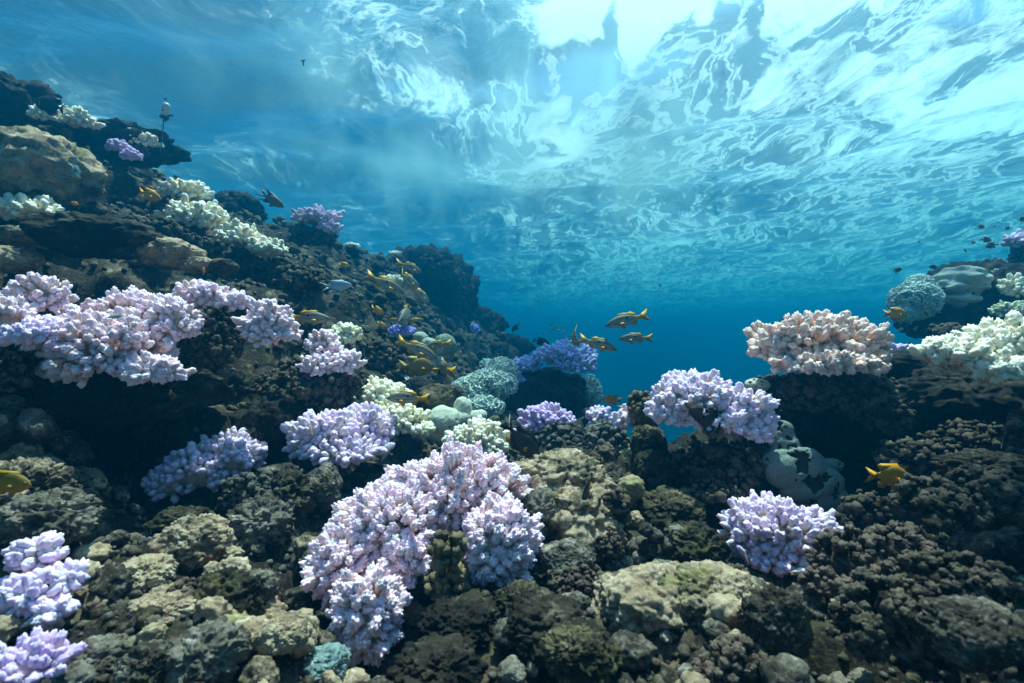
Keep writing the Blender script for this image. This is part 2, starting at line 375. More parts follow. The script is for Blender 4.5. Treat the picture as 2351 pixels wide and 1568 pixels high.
# ------------------------------------------------------------------ what stands on the reef (px, py, w, h as seen in a 2351 px wide picture; Y metres out)
LN = (.25, -.5, 1)      # how the colonies on the left slope face
CORALS = [
 # name, material, style, club radius px, Y, facing, lobes [(px,py,w,h,dY)], label, category, dead base (material, lobes)
 ('branching_coral', 'pink', 'big', 10.5, .80, (0, -.55, 1), [(1050, 1125, 290, 190, .08), (905, 1200, 260, 200, .02), (790, 1300, 170, 190, -.04), (842, 1415, 175, 220, -.12), (1148, 1250, 185, 210, -.03), (935, 1290, 130, 130, -.05)],
  'largest pink coral, at the bottom centre, split by a brown dead patch', 'coral', ('deadtan', [(1028, 1262, 90, 90, -.095), (1030, 1335, 110, 120, -.07)])),
 ('branching_coral', 'lilac', 'fine', 6.4, 1.10, (.1, -.5, 1), [(530, 1050, 150, 120, .03), (455, 1080, 160, 120, 0), (390, 1110, 110, 85, -.03)],
  'pale lilac coral slanting out over the dark hollow, left of the brown rubble', 'coral', None),
 ('branching_coral', 'lilac', 'finger', 7.2, 1.15, (.05, -.45, 1), [(750, 1005, 180, 130, 0), (835, 985, 150, 110, .05), (790, 1030, 190, 80, -.02)],
  'lilac finger coral just below the cream coral and the striped snapper', 'coral', None),
 ('branching_coral', 'cream', 'fine', 6.0, 1.50, (0, -.4, 1), [(868, 903, 138, 72, 0), (900, 925, 90, 50, -.05)],
  'cream coral half hidden behind the snapper swimming left', 'coral', None),
 ('branching_coral', 'cream', 'fine', 6.2, 1.38, (0, -.4, 1), [(915, 962, 130, 72, 0), (965, 985, 70, 45, -.03)],
  'cream coral directly below the left-swimming snapper, beside the smooth coral', 'coral', None),
 ('branching_coral', 'white', 'fine', 5.6, 1.28, (0, -.4, 1), [(1097, 1012, 142, 100, 0)],
  'round cream dome coral with white tips between pink coral and black fish', 'coral', None),
 ('branching_coral', 'pink', 'knob', 8, .96, (.15, -.6, 1), [(320, 740, 190, 150, .08), (250, 800, 250, 160, 0), (400, 745, 110, 120, .04), (350, 850, 130, 80, -.04), (160, 850, 120, 70, -.03), (200, 745, 130, 100, .08)],
  'broad pink coral mound on the left wall, largest one above the dark hollow', 'coral', None),
 ('branching_coral', 'pink', 'knob', 8.5, .86, (.15, -.6, 1), [(95, 680, 130, 100, .08), (25, 750, 120, 140, .02)],
  'pink coral cut off by the left edge, above a whiter colony', 'coral', None),
 ('branching_coral', 'lilac', 'knob', 9, .83, (.15, -.6, 1), [(110, 775, 110, 100, .05), (60, 765, 90, 70, .0)],
  'whitish lilac coral low against the broad pink mound, by the left edge', 'coral', None),
 ('branching_coral', 'pink', 'knob', 6.8, 1.22, LN, [(462, 680, 130, 76, 0), (540, 692, 80, 56, -.02)],
  'small pink coral above the brown dead knobs, behind the broad pink mound', 'coral', ('dead', [(480, 780, 130, 150, -.08), (530, 740, 70, 90, -.02)])),
 ('branching_coral', 'pink', 'knob', 6.8, 1.14, LN, [(618, 750, 122, 124, 0)],
  'rounded pink coral dome just left of the dim snapper', 'coral', None),
 ('branching_coral', 'pink', 'knob', 6.4, 1.30, LN, [(742, 792, 88, 78, .02), (795, 832, 78, 64, 0), (735, 838, 88, 66, -.02)],
  'three lobed pink coral sitting on a skirt of dark dead knobs', 'coral', ('dead', [(712, 890, 220, 100, .03), (690, 845, 70, 60, .02)])),
 ('branching_coral', 'cream', 'fine', 5, 1.55, LN, [(788, 768, 84, 58, 0)],
  'small greenish cream coral behind the three lobed pink coral', 'coral', None),
 ('branching_coral', 'blue', 'smoothknob', 4.6, 2.1, (0, -.5, 1), [(922, 760, 68, 36, 0)],
  'deep blue violet coral next to the white lobed coral', 'coral', None),
 ('branching_coral', 'white', 'smoothknob', 3.5, 2.7, (0, -.5, 1), [(903, 648, 66, 38, 0)],
  'small white coral on the far wall behind the yellow tailed snappers', 'coral', None),
 ('branching_coral', 'blueish', 'finger', 5, 2.5, (0, -.35, 1), [(1300, 812, 134, 62, 0), (1320, 838, 90, 52, -.06), (1275, 826, 60, 50, 0)],
  'wide blue lilac coral crowning the dark mound in open water', 'coral', None),
 ('branching_coral', 'blueish', 'fine', 4, 2.56, (0, -.4, 1), [(1207, 840, 72, 48, 0)],
  'small blue lilac coral left of the wide one on the dark mound', 'coral', None),
 ('branching_coral', 'blueish', 'fine', 4, 2.5, (0, -.4, 1), [(1182, 872, 46, 38, 0)],
  'smallest bluish tuft low on the left flank of the dark mound', 'coral', None),
 ('branching_coral', 'violet', 'knob', 6.4, 1.55, (0, -.4, 1), [(1257, 962, 122, 72, 0), (1200, 1005, 50, 60, -.04)],
  'strong violet coral behind the black fish with grey knobs under it', 'coral', ('deadgrey', [(1290, 1022, 130, 100, -.08)])),
 ('branching_coral', 'lilac', 'knob', 5.5, 1.62, (0, -.4, 1), [(1376, 955, 66, 48, 0), (1365, 975, 36, 26, -.02)],
  'small whitish tuft of coral right of the violet coral', 'coral', None),
 ('branching_coral', 'rose', 'knob', 6.5, 1.24, (0, -.5, 1), [(1428, 968, 58, 52, 0), (1440, 935, 30, 30, .02)],
  'small white lilac coral left of the olive brown knobs', 'coral', ('deadtan', [(1470, 930, 62, 70, -.02), (1480, 965, 60, 60, .0)])),
 ('branching_coral', 'rose', 'knob', 7.9, 1.10, (0, -.5, 1), [(1590, 910, 190, 120, 0), (1535, 950, 100, 80, -.03), (1690, 930, 150, 90, 0), (1738, 985, 86, 86, -.03), (1640, 960, 150, 70, -.03)],
  'bright whitish pink coral on the right ledge, with dead dark knobs poking through', 'coral', ('dead', [(1632, 965, 54, 70, -.075), (1640, 1075, 190, 130, 0), (1600, 940, 30, 28, -.10)])),
 ('branching_coral', 'salmon', 'knob', 7.8, 1.20, (0, -.5, 1), [(1875, 785, 260, 130, .03), (1770, 800, 100, 90, 0), (1975, 820, 120, 80, 0), (1890, 830, 220, 80, -.04)],
  'salmon pink dome coral standing highest on the right ledge against blue water', 'coral', ('dead', [(1880, 900, 290, 90, .06), (1980, 890, 160, 60, .04)])),
 ('branching_coral', 'violet', 'knob', 7, 1.5, (0, -.4, 1), [(2050, 812, 66, 50, 0)],
  'dull purple coral partly behind the salmon dome', 'coral', ('dead', [(2065, 840, 60, 50, -.02)])),
 ('branching_coral', 'white', 'knob', 11, .92, (-.1, -.45, 1), [(2310, 790, 190, 120, .03), (2185, 810, 160, 84, 0), (2290, 845, 130, 90, -.04)],
  'cream white coral cut off by the right edge', 'coral', None),
 ('branching_coral', 'lilac', 'finger', 8.5, .90, (-.05, -.45, 1), [(1780, 1215, 230, 150, 0), (1868, 1210, 120, 90, .01), (1730, 1185, 110, 90, .01), (1790, 1265, 200, 90, -.02)],
  'violet tipped white coral in front, below the grey green smooth coral', 'coral', ('deadpink', [(1770, 1310, 180, 60, 0)])),
 ('branching_coral', 'lilac', 'finger', 12, .60, (.1, -.6, 1), [(90, 1275, 120, 110, .02), (150, 1325, 110, 90, 0), (65, 1365, 140, 110, -.02), (120, 1400, 100, 70, -.03)],
  'pale lilac coral near the left edge, above the purple corner coral', 'coral', None),
 ('branching_coral', 'violet', 'finger', 12, .48, (.1, -.6, 1), [(60, 1535, 180, 140, 0)],
  'purple pink coral in the bottom left corner', 'coral', None),
 ('branching_coral', 'white', 'knob', 7.5, 1.5, LN, [(68, 487, 146, 74, 0)],
  'white coral clump at the left edge below the tan boulder', 'coral', None),
 ('branching_coral', 'white', 'knob', 5.5, 2.06, LN, [(424, 440, 104, 54, 0)],
  'uppermost white coral of the three stepping down the left slope', 'coral', None),
 ('branching_coral', 'white', 'knob', 6, 1.98, LN, [(450, 500, 132, 84, 0)],
  'middle and tallest white coral of the three stepping down the left slope', 'coral', None),
 ('branching_coral', 'white', 'knob', 6, 1.95, LN, [(550, 543, 100, 60, 0), (612, 570, 90, 52, -.03)],
  'lowest white coral of the three stepping down the left slope', 'coral', None),
 ('branching_coral', 'lilac', 'finger', 4.6, 2.7, (.1, -.4, 1), [(728, 500, 104, 52, 0), (755, 525, 60, 44, -.03)],
  'lilac cream coral on a dark stump at the far slope crest', 'coral', ('dead', [(720, 545, 110, 60, .02)])),
 ('branching_coral', 'white', 'knob', 5, 2.0, LN, [(172, 275, 86, 56, 0)],
  'white coral on the top left crest, at the tail of the black fish', 'coral', None),
 ('branching_coral', 'white', 'knob', 4.5, 1.9, LN, [(95, 262, 54, 46, 0)],
  'small yellowish white coral under the black fish on the crest', 'coral', None),
 ('branching_coral', 'white', 'knob', 4.5, 2.2, LN, [(322, 322, 76, 42, 0)],
  'white coral on the crest just left of the logger pole', 'coral', ('dead', [(300, 340, 80, 60, .0)])),
 ('branching_coral', 'violet', 'smoothknob', 4.5, 2.1, LN, [(272, 338, 56, 40, 0), (302, 357, 50, 40, -.02)],
  'purple pink coral below the white one on the logger crest', 'coral', None),
 ('branching_coral', 'white', 'smoothknob', 3, 3.4, (0, -.4, 1), [(808, 566, 42, 20, 0)],
  'little cream coral far along the slope crest', 'coral', None),
 ('branching_coral', 'white', 'smoothknob', 3, 3.9, (0, -.4, 1), [(907, 583, 32, 18, 0)],
  'tiny pale coral on top of the far wall, left of its rounded end', 'coral', None),
 ('branching_coral', 'blue', 'smoothknob', 3, 5., (0, -.5, 1), [(1090, 757, 26, 34, 0)],
  'tiny blue coral on the farthest reef step', 'coral', None),
 ('branching_coral', 'teal', 'smoothknob', 3, 4.4, (0, -.5, 1), [(1121, 836, 42, 30, 0)],
  'small turquoise coral on the far dark slope left of the mound', 'coral', None),
 ('branching_coral', 'teal', 'fine', 4, 1.95, (0, -.5, 1), [(945, 872, 66, 24, 0)],
  'flat pale turquoise coral just above the brown rock', 'coral', None),
 ('branching_coral', 'yellow', 'knob', 5, 1.4, (0, -.5, 1), [(1440, 1035, 36, 40, 0)],
  'little yellowish white tuft showing in the gap beside the stump', 'coral', None),
 ('branching_coral', 'lilac', 'knob', 6, 2.5, (0, -.4, 1), [(2338, 555, 60, 50, 0)],
  'grey lilac coral at the right edge high above the outcrop', 'coral', ('dead', [(2345, 590, 50, 60, 0)])),
 ('branching_coral', 'white', 'knob', 5, 2.2, (-.3, -.4, 1), [(2332, 662, 66, 60, 0)],
  'pale coral at the right edge on the hazy outcrop', 'coral', None),
 ('branching_coral', 'yellow', 'finger', 4, 2.1, (-.3, -.4, 1), [(2325, 715, 80, 50, 0)],
  'yellowish branching coral behind the cream white coral at the right edge', 'coral', None),
 ('branching_coral', 'yellow', 'finger', 4, 2.35, (-.3, -.4, 1), [(2290, 635, 50, 40, 0)],
  'small yellowish coral on the outcrop right of the folded coral', 'coral', None),
]
DEAD = [  # dead colonies: material, club px, Y, lobes, label
 ('deadgrey', 8.5, 1.32, [(1395, 1010, 100, 80, 0), (1375, 985, 60, 40, .04)], 'grey dead knobby coral between the violet coral and the stump'),
 ('dead', 9, 1.28, [(1165, 1058, 90, 56, 0)], 'dark knobby dead coral under the head of the black fish'),
 ('dead', 8, 1.9, [(880, 832, 90, 100, 0), (905, 865, 60, 50, -.03)], 'dark knobby dead lump left of the white lobed coral'),
 ('dead', 10, .86, [(25, 845, 90, 120, 0)], 'dark knobby dead coral below the whitish colony at the left edge'),
 ('dead', 7, 1.98, [(395, 480, 100, 66, .02), (420, 520, 90, 60, -.02)], 'dark knobby dead coral left of the middle white coral'),
 ('dead', 8, 1.7, [(360, 530, 130, 60, 0), (455, 565, 110, 50, .1)], 'dark knobby dead coral above the dark ledge on the left slope'),
 ('dead', 8, 2.0, [(620, 620, 110, 70, 0), (560, 590, 90, 40, .02)], 'dark knobby dead coral below the lowest white coral of the slope'),
 ('dead', 8, 1.75, [(690, 650, 120, 80, 0), (735, 640, 50, 60, .05)], 'dark knobby dead coral left of the silvery blue fish'),
 ('deadpink', 8, .86, [(1415, 1165, 64, 90, 0)], 'pinkish brown knobby crust right of the small black fish'),
 ('deadpink', 8, .80, [(1400, 1260, 70, 80, 0)], 'pinkish brown knobby crust beside the round grey pebbles'),
 ('deadpink', 9, .72, [(1330, 1330, 120, 54, 0), (1290, 1350, 70, 50, -.01)], 'pinkish brown knobby crust below the smooth grey rock'),
 ('deadpink', 9, .70, [(1440, 1335, 70, 44, 0)], 'small pinkish knobby crust left of the bottom tan rock'),
 ('deadpink', 11, .66, [(1960, 1290, 200, 130, 0), (2060, 1260, 150, 110, .0), (1900, 1340, 120, 80, -.02)], 'large brown pink knobby crust right of the violet tipped coral'),
 ('deadpink', 9, .72, [(1685, 1320, 70, 50, 0)], 'little brown knobby crust just left under the violet tipped coral'),
 ('deadpink', 12, .52, [(1700, 1500, 130, 80, 0), (1640, 1540, 110, 60, -.01)], 'pinkish knobby crust at the bottom edge right of centre'),
 ('dead', 10, .95, [(1985, 1170, 100, 80, 0), (1930, 1200, 70, 50, 0)], 'brown knobby dead coral under the grey green smooth coral'),
 ('dead', 8.5, 1.15, [(2030, 950, 130, 100, 0), (2120, 960, 100, 90, .02), (2000, 900, 120, 60, .05)], 'dark turfy dead coral right under the salmon dome'),
 ('dead', 9, 1.0, [(2130, 1050, 200, 90, 0), (2230, 1010, 160, 90, .02)], 'dark turfy dead coral under the cream white coral'),
 ('dead', 9, 1.0, [(1640, 1130, 130, 60, 0), (1700, 1100, 80, 70, .03)], 'lowest dark knobs under the bright whitish pink coral'),
 ('deadgrey', 9, .95, [(570, 1130, 120, 90, 0), (610, 1170, 120, 90, -.03)], 'grey brown knobby dead coral right under the slanting lilac coral'),
 ('deadpink', 10, .62, [(420, 1375, 110, 80, 0)], 'pinkish brown knobby crust low among the left rubble'),
 ('dead', 9, 1.6, [(2180, 760, 90, 40, 0)], 'small dark turfy lump between the salmon dome and hazy outcrop'),
 ('dead', 12, .66, [(2150, 1150, 190, 110, .03), (2270, 1130, 150, 110, .02)], 'blurred brown knobby dead coral that hides the front of a yellow fish'),
 ('dead', 6, 4.7, [(985, 612, 90, 50, 0), (940, 600, 60, 36, 0)], 'dark knobby dead coral on the crest of the far wall'),
 ('dead', 6, 5.2, [(1040, 640, 56, 60, 0), (1060, 680, 34, 60, 0)], 'dark knobby dead coral on the rounded end of the far wall'),
 ('dead', 13, .52, [(2080, 1400, 220, 150, 0), (1990, 1440, 150, 120, 0), (2200, 1330, 200, 110, .02)], 'dark blurred knobby crust in the lower right corner'),
]
ROCKS = [  # name, material, px, py, w, h, Y, depth factor, options, label
 ('reef_rock', 'tan', 1290, 1105, 190, 110, .98, 1., dict(lumps=3, lump=.34), 'pale tan lumpy rock under the head of the black fish'),
 ('reef_rock', 'tan', 1320, 1190, 190, 130, .90, 1., dict(lumps=3, lump=.34), 'pale tan lumpy rock behind the small black fish'),
 ('reef_rock', 'grey', 1235, 1195, 90, 110, .86, 1., dict(lumps=2.5, lump=.3), 'light grey lumpy rock touching the right lobe of the largest pink coral'),
 ('reef_rock', 'grey', 1305, 1290, 120, 90, .77, 1., dict(lump=.14, rough=.06), 'smooth oval grey rock between pink coral and pebbles'),
 ('reef_rock', 'tan', 1480, 1385, 200, 130, .66, 1., dict(lumps=2.6, lump=.3), 'broad tan rock at the bottom, right of centre'),
 ('reef_rock', 'tan', 1620, 1365, 170, 90, .64, 1., dict(lumps=2.6, lump=.3), 'tan rock with greenish crust between the broad tan rock and violet tipped coral'),
 ('reef_rock', 'tan', 1700, 1345, 70, 56, .66, 1., dict(lump=.16), 'round yellowish green knob below the violet tipped coral'),
 ('reef_rock', 'grey', 1785, 1430, 130, 150, .54, .9, dict(lump=.22, rough=.12), 'pale grey blurred rock below the violet tipped coral'),
 ('reef_rock', 'grey', 2225, 1455, 190, 130, .44, .8, dict(lump=.2, rough=.08), 'blurred smooth grey rock in the lower right corner'),
 ('coral_stump', 'olive', 1488, 1025, 76, 90, 1.16, 1., dict(lump=.2), 'olive topped stump left under the bright whitish pink coral'),
 ('coral_stump', 'olive', 1500, 1085, 80, 90, 1.10, 1., dict(lump=.2), 'lower olive stump beneath another olive stump'),
 ('reef_rock', 'tan', 1388, 1050, 44, 60, 1.2, 1., dict(lump=.3), 'pale upright knob left of the olive stump'),
 ('reef_rock', 'grey', 1402, 1090, 52, 46, 1.1, 1., dict(lump=.25), 'pale rounded knob above the small black fish'),
 ('reef_rock', 'olive', 1352, 1064, 54, 50, 1.12, 1., dict(lump=.35, holes=.2), 'mossy yellow green lump below the grey dead knobs'),
 ('reef_rock', 'olive', 1540, 1180, 130, 90, .98, 1., dict(lump=.3), 'dim olive rock in the shade below the stumps'),
 ('reef_rock', 'olive', 1590, 1260, 110, 90, .84, 1., dict(lump=.4, holes=.1), 'lumpy olive rock left of the violet tipped coral'),
 ('reef_rock', 'grey', 742, 1120, 74, 90, 1.0, 1., dict(lump=.2), 'upright grey lump below the lilac finger coral'),
 ('reef_rock', 'grey', 640, 1092, 80, 44, 1.04, 1., dict(lump=.3), 'small grey lumpy rock right of the slanting lilac coral'),
 ('reef_rock', 'olive', 650, 1145, 110, 90, .96, 1., dict(lump=.36, holes=.25), 'pitted olive rock between the slanting lilac coral and largest pink coral'),
 ('reef_rock', 'grey', 600, 1200, 110, 80, .88, 1., dict(lump=.45, lumps=3), 'cluster of round grey knobs left of the largest pink coral'),
 ('reef_rock', 'tan', 440, 1245, 130, 100, .78, 1., dict(lump=.32), 'angular tan rock in the middle of the left rubble'),
 ('reef_rock', 'olive', 410, 1200, 100, 56, .86, 1., dict(lump=.4, holes=.2), 'pitted dark rock just below the slanting lilac coral'),
 ('reef_rock', 'tan', 330, 1320, 110, 70, .70, 1., dict(lump=.25), 'tan rock with a smooth blunt top, left rubble'),
 ('reef_rock', 'tan', 380, 1395, 120, 70, .60, 1., dict(lump=.22), 'smooth tan double lump low in the left rubble'),
 ('reef_rock', 'olive', 520, 1380, 140, 110, .64, 1., dict(lump=.35, holes=.1), 'greenish crusted rock with a spiky grey corner in the left rubble'),
 ('reef_rock', 'grey', 590, 1355, 60, 70, .66, 1., dict(lump=.5, lumps=4), 'spiky pale grey lump left of the largest pink coral'),
 ('reef_rock', 'tan', 645, 1455, 90, 60, .56, 1., dict(lump=.2, rough=.12), 'blunt tan rock finger left of the lowest pink lobe'),
 ('reef_rock', 'tan', 570, 1460, 80, 60, .56, 1., dict(lump=.3), 'tan rock at the bottom joined to a blunt finger'),
 ('reef_rock', 'grey', 470, 1500, 130, 100, .52, 1., dict(lump=.4), 'grey lumpy rock at the bottom edge in the left rubble'),
 ('reef_rock', 'grey', 230, 1520, 110, 80, .52, 1., dict(lump=.4), 'grey lump right of the bottom left corner coral'),
 ('reef_rock', 'grey', 330, 1530, 90, 80, .5, 1., dict(lump=.3), 'tan grey lump at the bottom edge, nearest to the corner coral bar one'),
 ('reef_rock', 'tan', 60, 1130, 130, 110, .76, 1., dict(lump=.45, lumps=4), 'knobby tan grey rock behind the yellow fish at the left edge'),
 ('reef_rock', 'grey', 100, 1195, 140, 90, .72, 1., dict(lump=.45, lumps=4), 'knobby grey rock just above the pale lilac coral near the left edge'),
 ('reef_boulder', 'tan', 75, 395, 220, 150, 1.6, 1., dict(lump=.22), 'large tan boulder high on the left edge'),
 ('reef_ledge', 'dark', 235, 545, 220, 84, 1.34, 1., dict(lump=.2), 'dark overhanging ledge below the tan boulder'),
 ('reef_rock', 'tan', 385, 585, 120, 56, 1.4, 1., dict(lump=.25), 'flat tan rock right of the dark overhanging ledge'),
 ('reef_rock', 'tan', 455, 607, 70, 32, 1.4, 1., dict(lump=.2), 'small round tan rock, middle of a row of three'),
 ('reef_rock', 'olive', 508, 612, 62, 30, 1.42, 1., dict(lump=.2), 'small greenish rock, right end of a row of three'),
 ('reef_rock', 'tan', 75, 545, 110, 44, 1.36, 1., dict(lump=.25), 'flat tan rock directly below the white clump at the left edge'),
 ('reef_rock', 'tan', 25, 595, 100, 50, 1.2, 1., dict(lump=.25), 'tan rock at the left edge above the pink corals'),
 ('reef_rock', 'olive', 1008, 915, 110, 60, 1.62, 1., dict(lump=.2, rough=.06), 'brown bare rock right of the left-swimming snapper'),
 ('reef_rock', 'dark', 965, 890, 70, 44, 1.7, 1., dict(lump=.2), 'rounded brown lump behind the left-swimming snapper'),
 ('reef_ledge', 'dark', 250, 900, 420, 120, 1.12, .8, dict(lump=.25, lumps=3), 'dark slab that carries the broad pink coral'),
 ('reef_ledge', 'dark', 60, 850, 220, 120, .98, .8, dict(lump=.25, lumps=3), 'dark slab under the pink corals at the left edge'),
 ('reef_rock', 'dark', 1250, 1450, 170, 110, .60, 1., dict(lump=.34, lumps=2.3, rough=.16), 'dark lumpy rock below the right lobe of the largest pink coral'),
 ('reef_rock', 'olive', 1200, 1390, 110, 70, .68, 1., dict(lump=.34, lumps=2.3, rough=.16), 'olive lumpy rock hugging the right lobe of the largest pink coral'),
 ('reef_rock', 'dark', 1060, 1440, 150, 90, .64, 1., dict(lump=.34, lumps=2.3, rough=.16), 'dark lumpy rock under the dead patch of the largest pink coral'),
 ('reef_rock', 'olive', 1330, 1500, 130, 100, .54, 1., dict(lump=.34, lumps=2.3, rough=.16), 'olive lumpy rock at the bottom edge right of a round pebble'),
 ('reef_rock', 'dark', 1000, 1530, 170, 80, .54, 1., dict(lump=.34, lumps=2.3, rough=.16), 'dark lumpy rock at the bottom edge, right of the pale blue lump'),
 ('pale_lump', 'pale', 748, 1532, 90, 66, .58, 1., dict(lump=.3), 'pale blue lump under the lowest pink lobe'),
 ('pebble', 'grey', 1175, 1545, 66, 50, .54, 1., dict(lump=.1, rough=.05), 'smooth round grey stone at the bottom edge'),
 ('reef_outcrop', 'dark', 2260, 690, 230, 160, 2.45, .8, dict(lump=.3, lumps=3), 'hazy dark outcrop at the right carrying the folded coral'),
 ('reef_outcrop', 'dark', 2130, 735, 110, 64, 2.35, .8, dict(lump=.3, lumps=3), 'low dark shelf under the pale bushy coral of the hazy outcrop'),
 ('reef_outcrop', 'dark', 1015, 665, 116, 130, 5.4, 1., dict(lump=.5, lumps=2.4, rough=.25), 'rounded dark end of the far wall'),
 ('reef_outcrop', 'dark', 960, 632, 130, 90, 4.9, 1., dict(lump=.5, lumps=2.4, rough=.25), 'knobbly top of the far wall beside its rounded end'),
 ('reef_outcrop', 'dark', 1102, 758, 90, 76, 5.9, 1., dict(lump=.5, lumps=2.4, rough=.25), 'first hazy step down beyond the rounded end of the far wall'),
 ('reef_ledge', 'dark', 285, 1004, 150, 100, 1.36, .5, dict(lump=.4, lumps=2.5, rough=.2), 'dark rock added as shade deep in the hollow below the broad pink coral'),  # added to cover a sunlit patch, dark in place of the hollow's shade
 ('reef_outcrop', 'dark', 1160, 806, 96, 56, 6.3, 1., dict(lump=.5, lumps=2.4, rough=.25), 'last and lowest hazy step of the far reef before open blue water'),
 ('reef_outcrop', 'dark', 550, 485, 90, 64, 3.0, 1., dict(lump=.4, lumps=3), 'spiky dark crest behind the middle white coral'),
 ('reef_outcrop', 'dark', 270, 330, 200, 60, 2.3, 1., dict(lump=.3, lumps=3), 'dark crest below the logger pole'),
 ('reef_outcrop', 'dark', 30, 260, 160, 130, 2.0, 1., dict(lump=.3, lumps=3), 'dark crest in the upper left under the black fish'),
 ('reef_outcrop', 'dark', 1225, 935, 200, 160, 2.62, .8, dict(lump=.3, lumps=3), 'dark mound in open water carrying the wide blue lilac coral'),
 ('reef_ledge', 'dark', 1900, 985, 330, 170, 1.42, .8, dict(lump=.3, lumps=3), 'dark ledge that carries the salmon dome'),
 ('reef_ledge', 'dark', 2240, 930, 300, 150, 1.15, .8, dict(lump=.3, lumps=3), 'dark ledge that carries the cream white coral'),
 ('reef_ledge', 'dark', 1650, 1075, 250, 150, 1.28, .8, dict(lump=.3, lumps=3), 'dark ledge that carries the bright whitish pink coral'),
 ('reef_rock', 'dark', 630, 985, 130, 120, 1.24, 1., dict(lump=.4, lumps=2.5, rough=.2), 'dark rock between the slanting lilac coral and lilac finger coral'),
 ('reef_rock', 'dark', 2060, 840, 180, 60, 1.35, 1., dict(lump=.3, lumps=3), 'dark rock between the salmon dome and cream white coral'),
 ('reef_rock', 'olive', 2280, 1085, 180, 70, .78, 1., dict(lump=.4, lumps=3), 'brown tan blurred ridge at the right edge'),
]
PEBBLES = [(1470, 1285, 40), (1502, 1232, 38), (1484, 1216, 32), (1556, 1222, 36), (1440, 1290, 30), (1486, 1262, 44), (1535, 1250, 36), (1512, 1290, 42)]
SMOOTH = [  # name, material, Y, lobes, label
 ('smooth_coral', 'smooth', 1.5, [(1018, 968, 78, 70, 0), (1010, 995, 60, 60, 0), (1062, 938, 42, 52, .03), (1098, 955, 40, 28, .02), (1055, 960, 50, 40, .02)], 'pale green smooth wavy coral in the centre, below the brown rock', .06),
 ('smooth_coral', 'smoothteal', 1.06, [(1792, 1000, 64, 70, .03), (1806, 1040, 70, 80, .02), (1812, 1085, 110, 80, .0), (1845, 1075, 110, 90, .0), (1880, 1110, 110, 80, .0), (1905, 1070, 60, 34, .03), (1895, 1145, 100, 66, .0), (1845, 1125, 110, 56, .0), (1860, 1155, 80, 40, .01), (1800, 1062, 96, 60, .01), (1925, 1150, 50, 50, .01)], 'grey green smooth coral with holes hanging in the dark on the right', .16),
 ('smooth_coral', 'smooth', 1.22, [(1738, 884, 50, 30, 0)], 'small pale smooth coral knob peeping out left of the salmon dome', .1),
 ('lobed_coral', 'smoothwhite', 1.98, [(965, 775, 34, 26, 0), (985, 790, 36, 28, -.02), (970, 805, 50, 30, 0), (1000, 800, 30, 30, 0), (950, 800, 30, 24, 0), (960, 832, 50, 22, 0), (985, 838, 34, 22, -.02), (935, 828, 26, 20, 0), (1005, 830, 30, 26, 0)], 'white lobed coral right of the deep blue coral', .04),
 ('brain_coral', 'brain', 2.04, [(1021, 800, 52, 64, .02)], 'round grey green brain coral right of the white lobed coral', .02),
 ('folded_coral', 'smoothwhite', 2.3, [(2205, 640, 96, 46, 0), (2180, 660, 70, 36, -.02), (2235, 655, 60, 40, 0), (2190, 690, 84, 26, -.02), (2205, 672, 70, 30, .02)], 'pale folded coral on top of the hazy outcrop', .05),
 ('pale_crust', 'pale', 1.56, [(130, 372, 60, 44, 0), (158, 392, 40, 46, .01)], 'faint bluish film coral on the right shoulder of the tan boulder', .04),
]
NETS = [  # lace corals: Y, lobes, label, material
 (2.2, [(1125, 885, 130, 80, .05), (1080, 905, 110, 80, 0), (1150, 855, 80, 70, .1), (1105, 935, 110, 60, -.06)], 'pale lace coral spreading left of the dark mound', 'teal', 5),
 (2.7, [(1352, 905, 66, 90, 0)], 'pale lace coral fan on the right flank of the dark mound', 'teal', 5),
 (2.25, [(2100, 690, 110, 90, 0), (2110, 655, 60, 50, .03), (2075, 720, 60, 40, -.02)], 'pale bushy branching coral left of the folded coral', 'teal', 6),
]
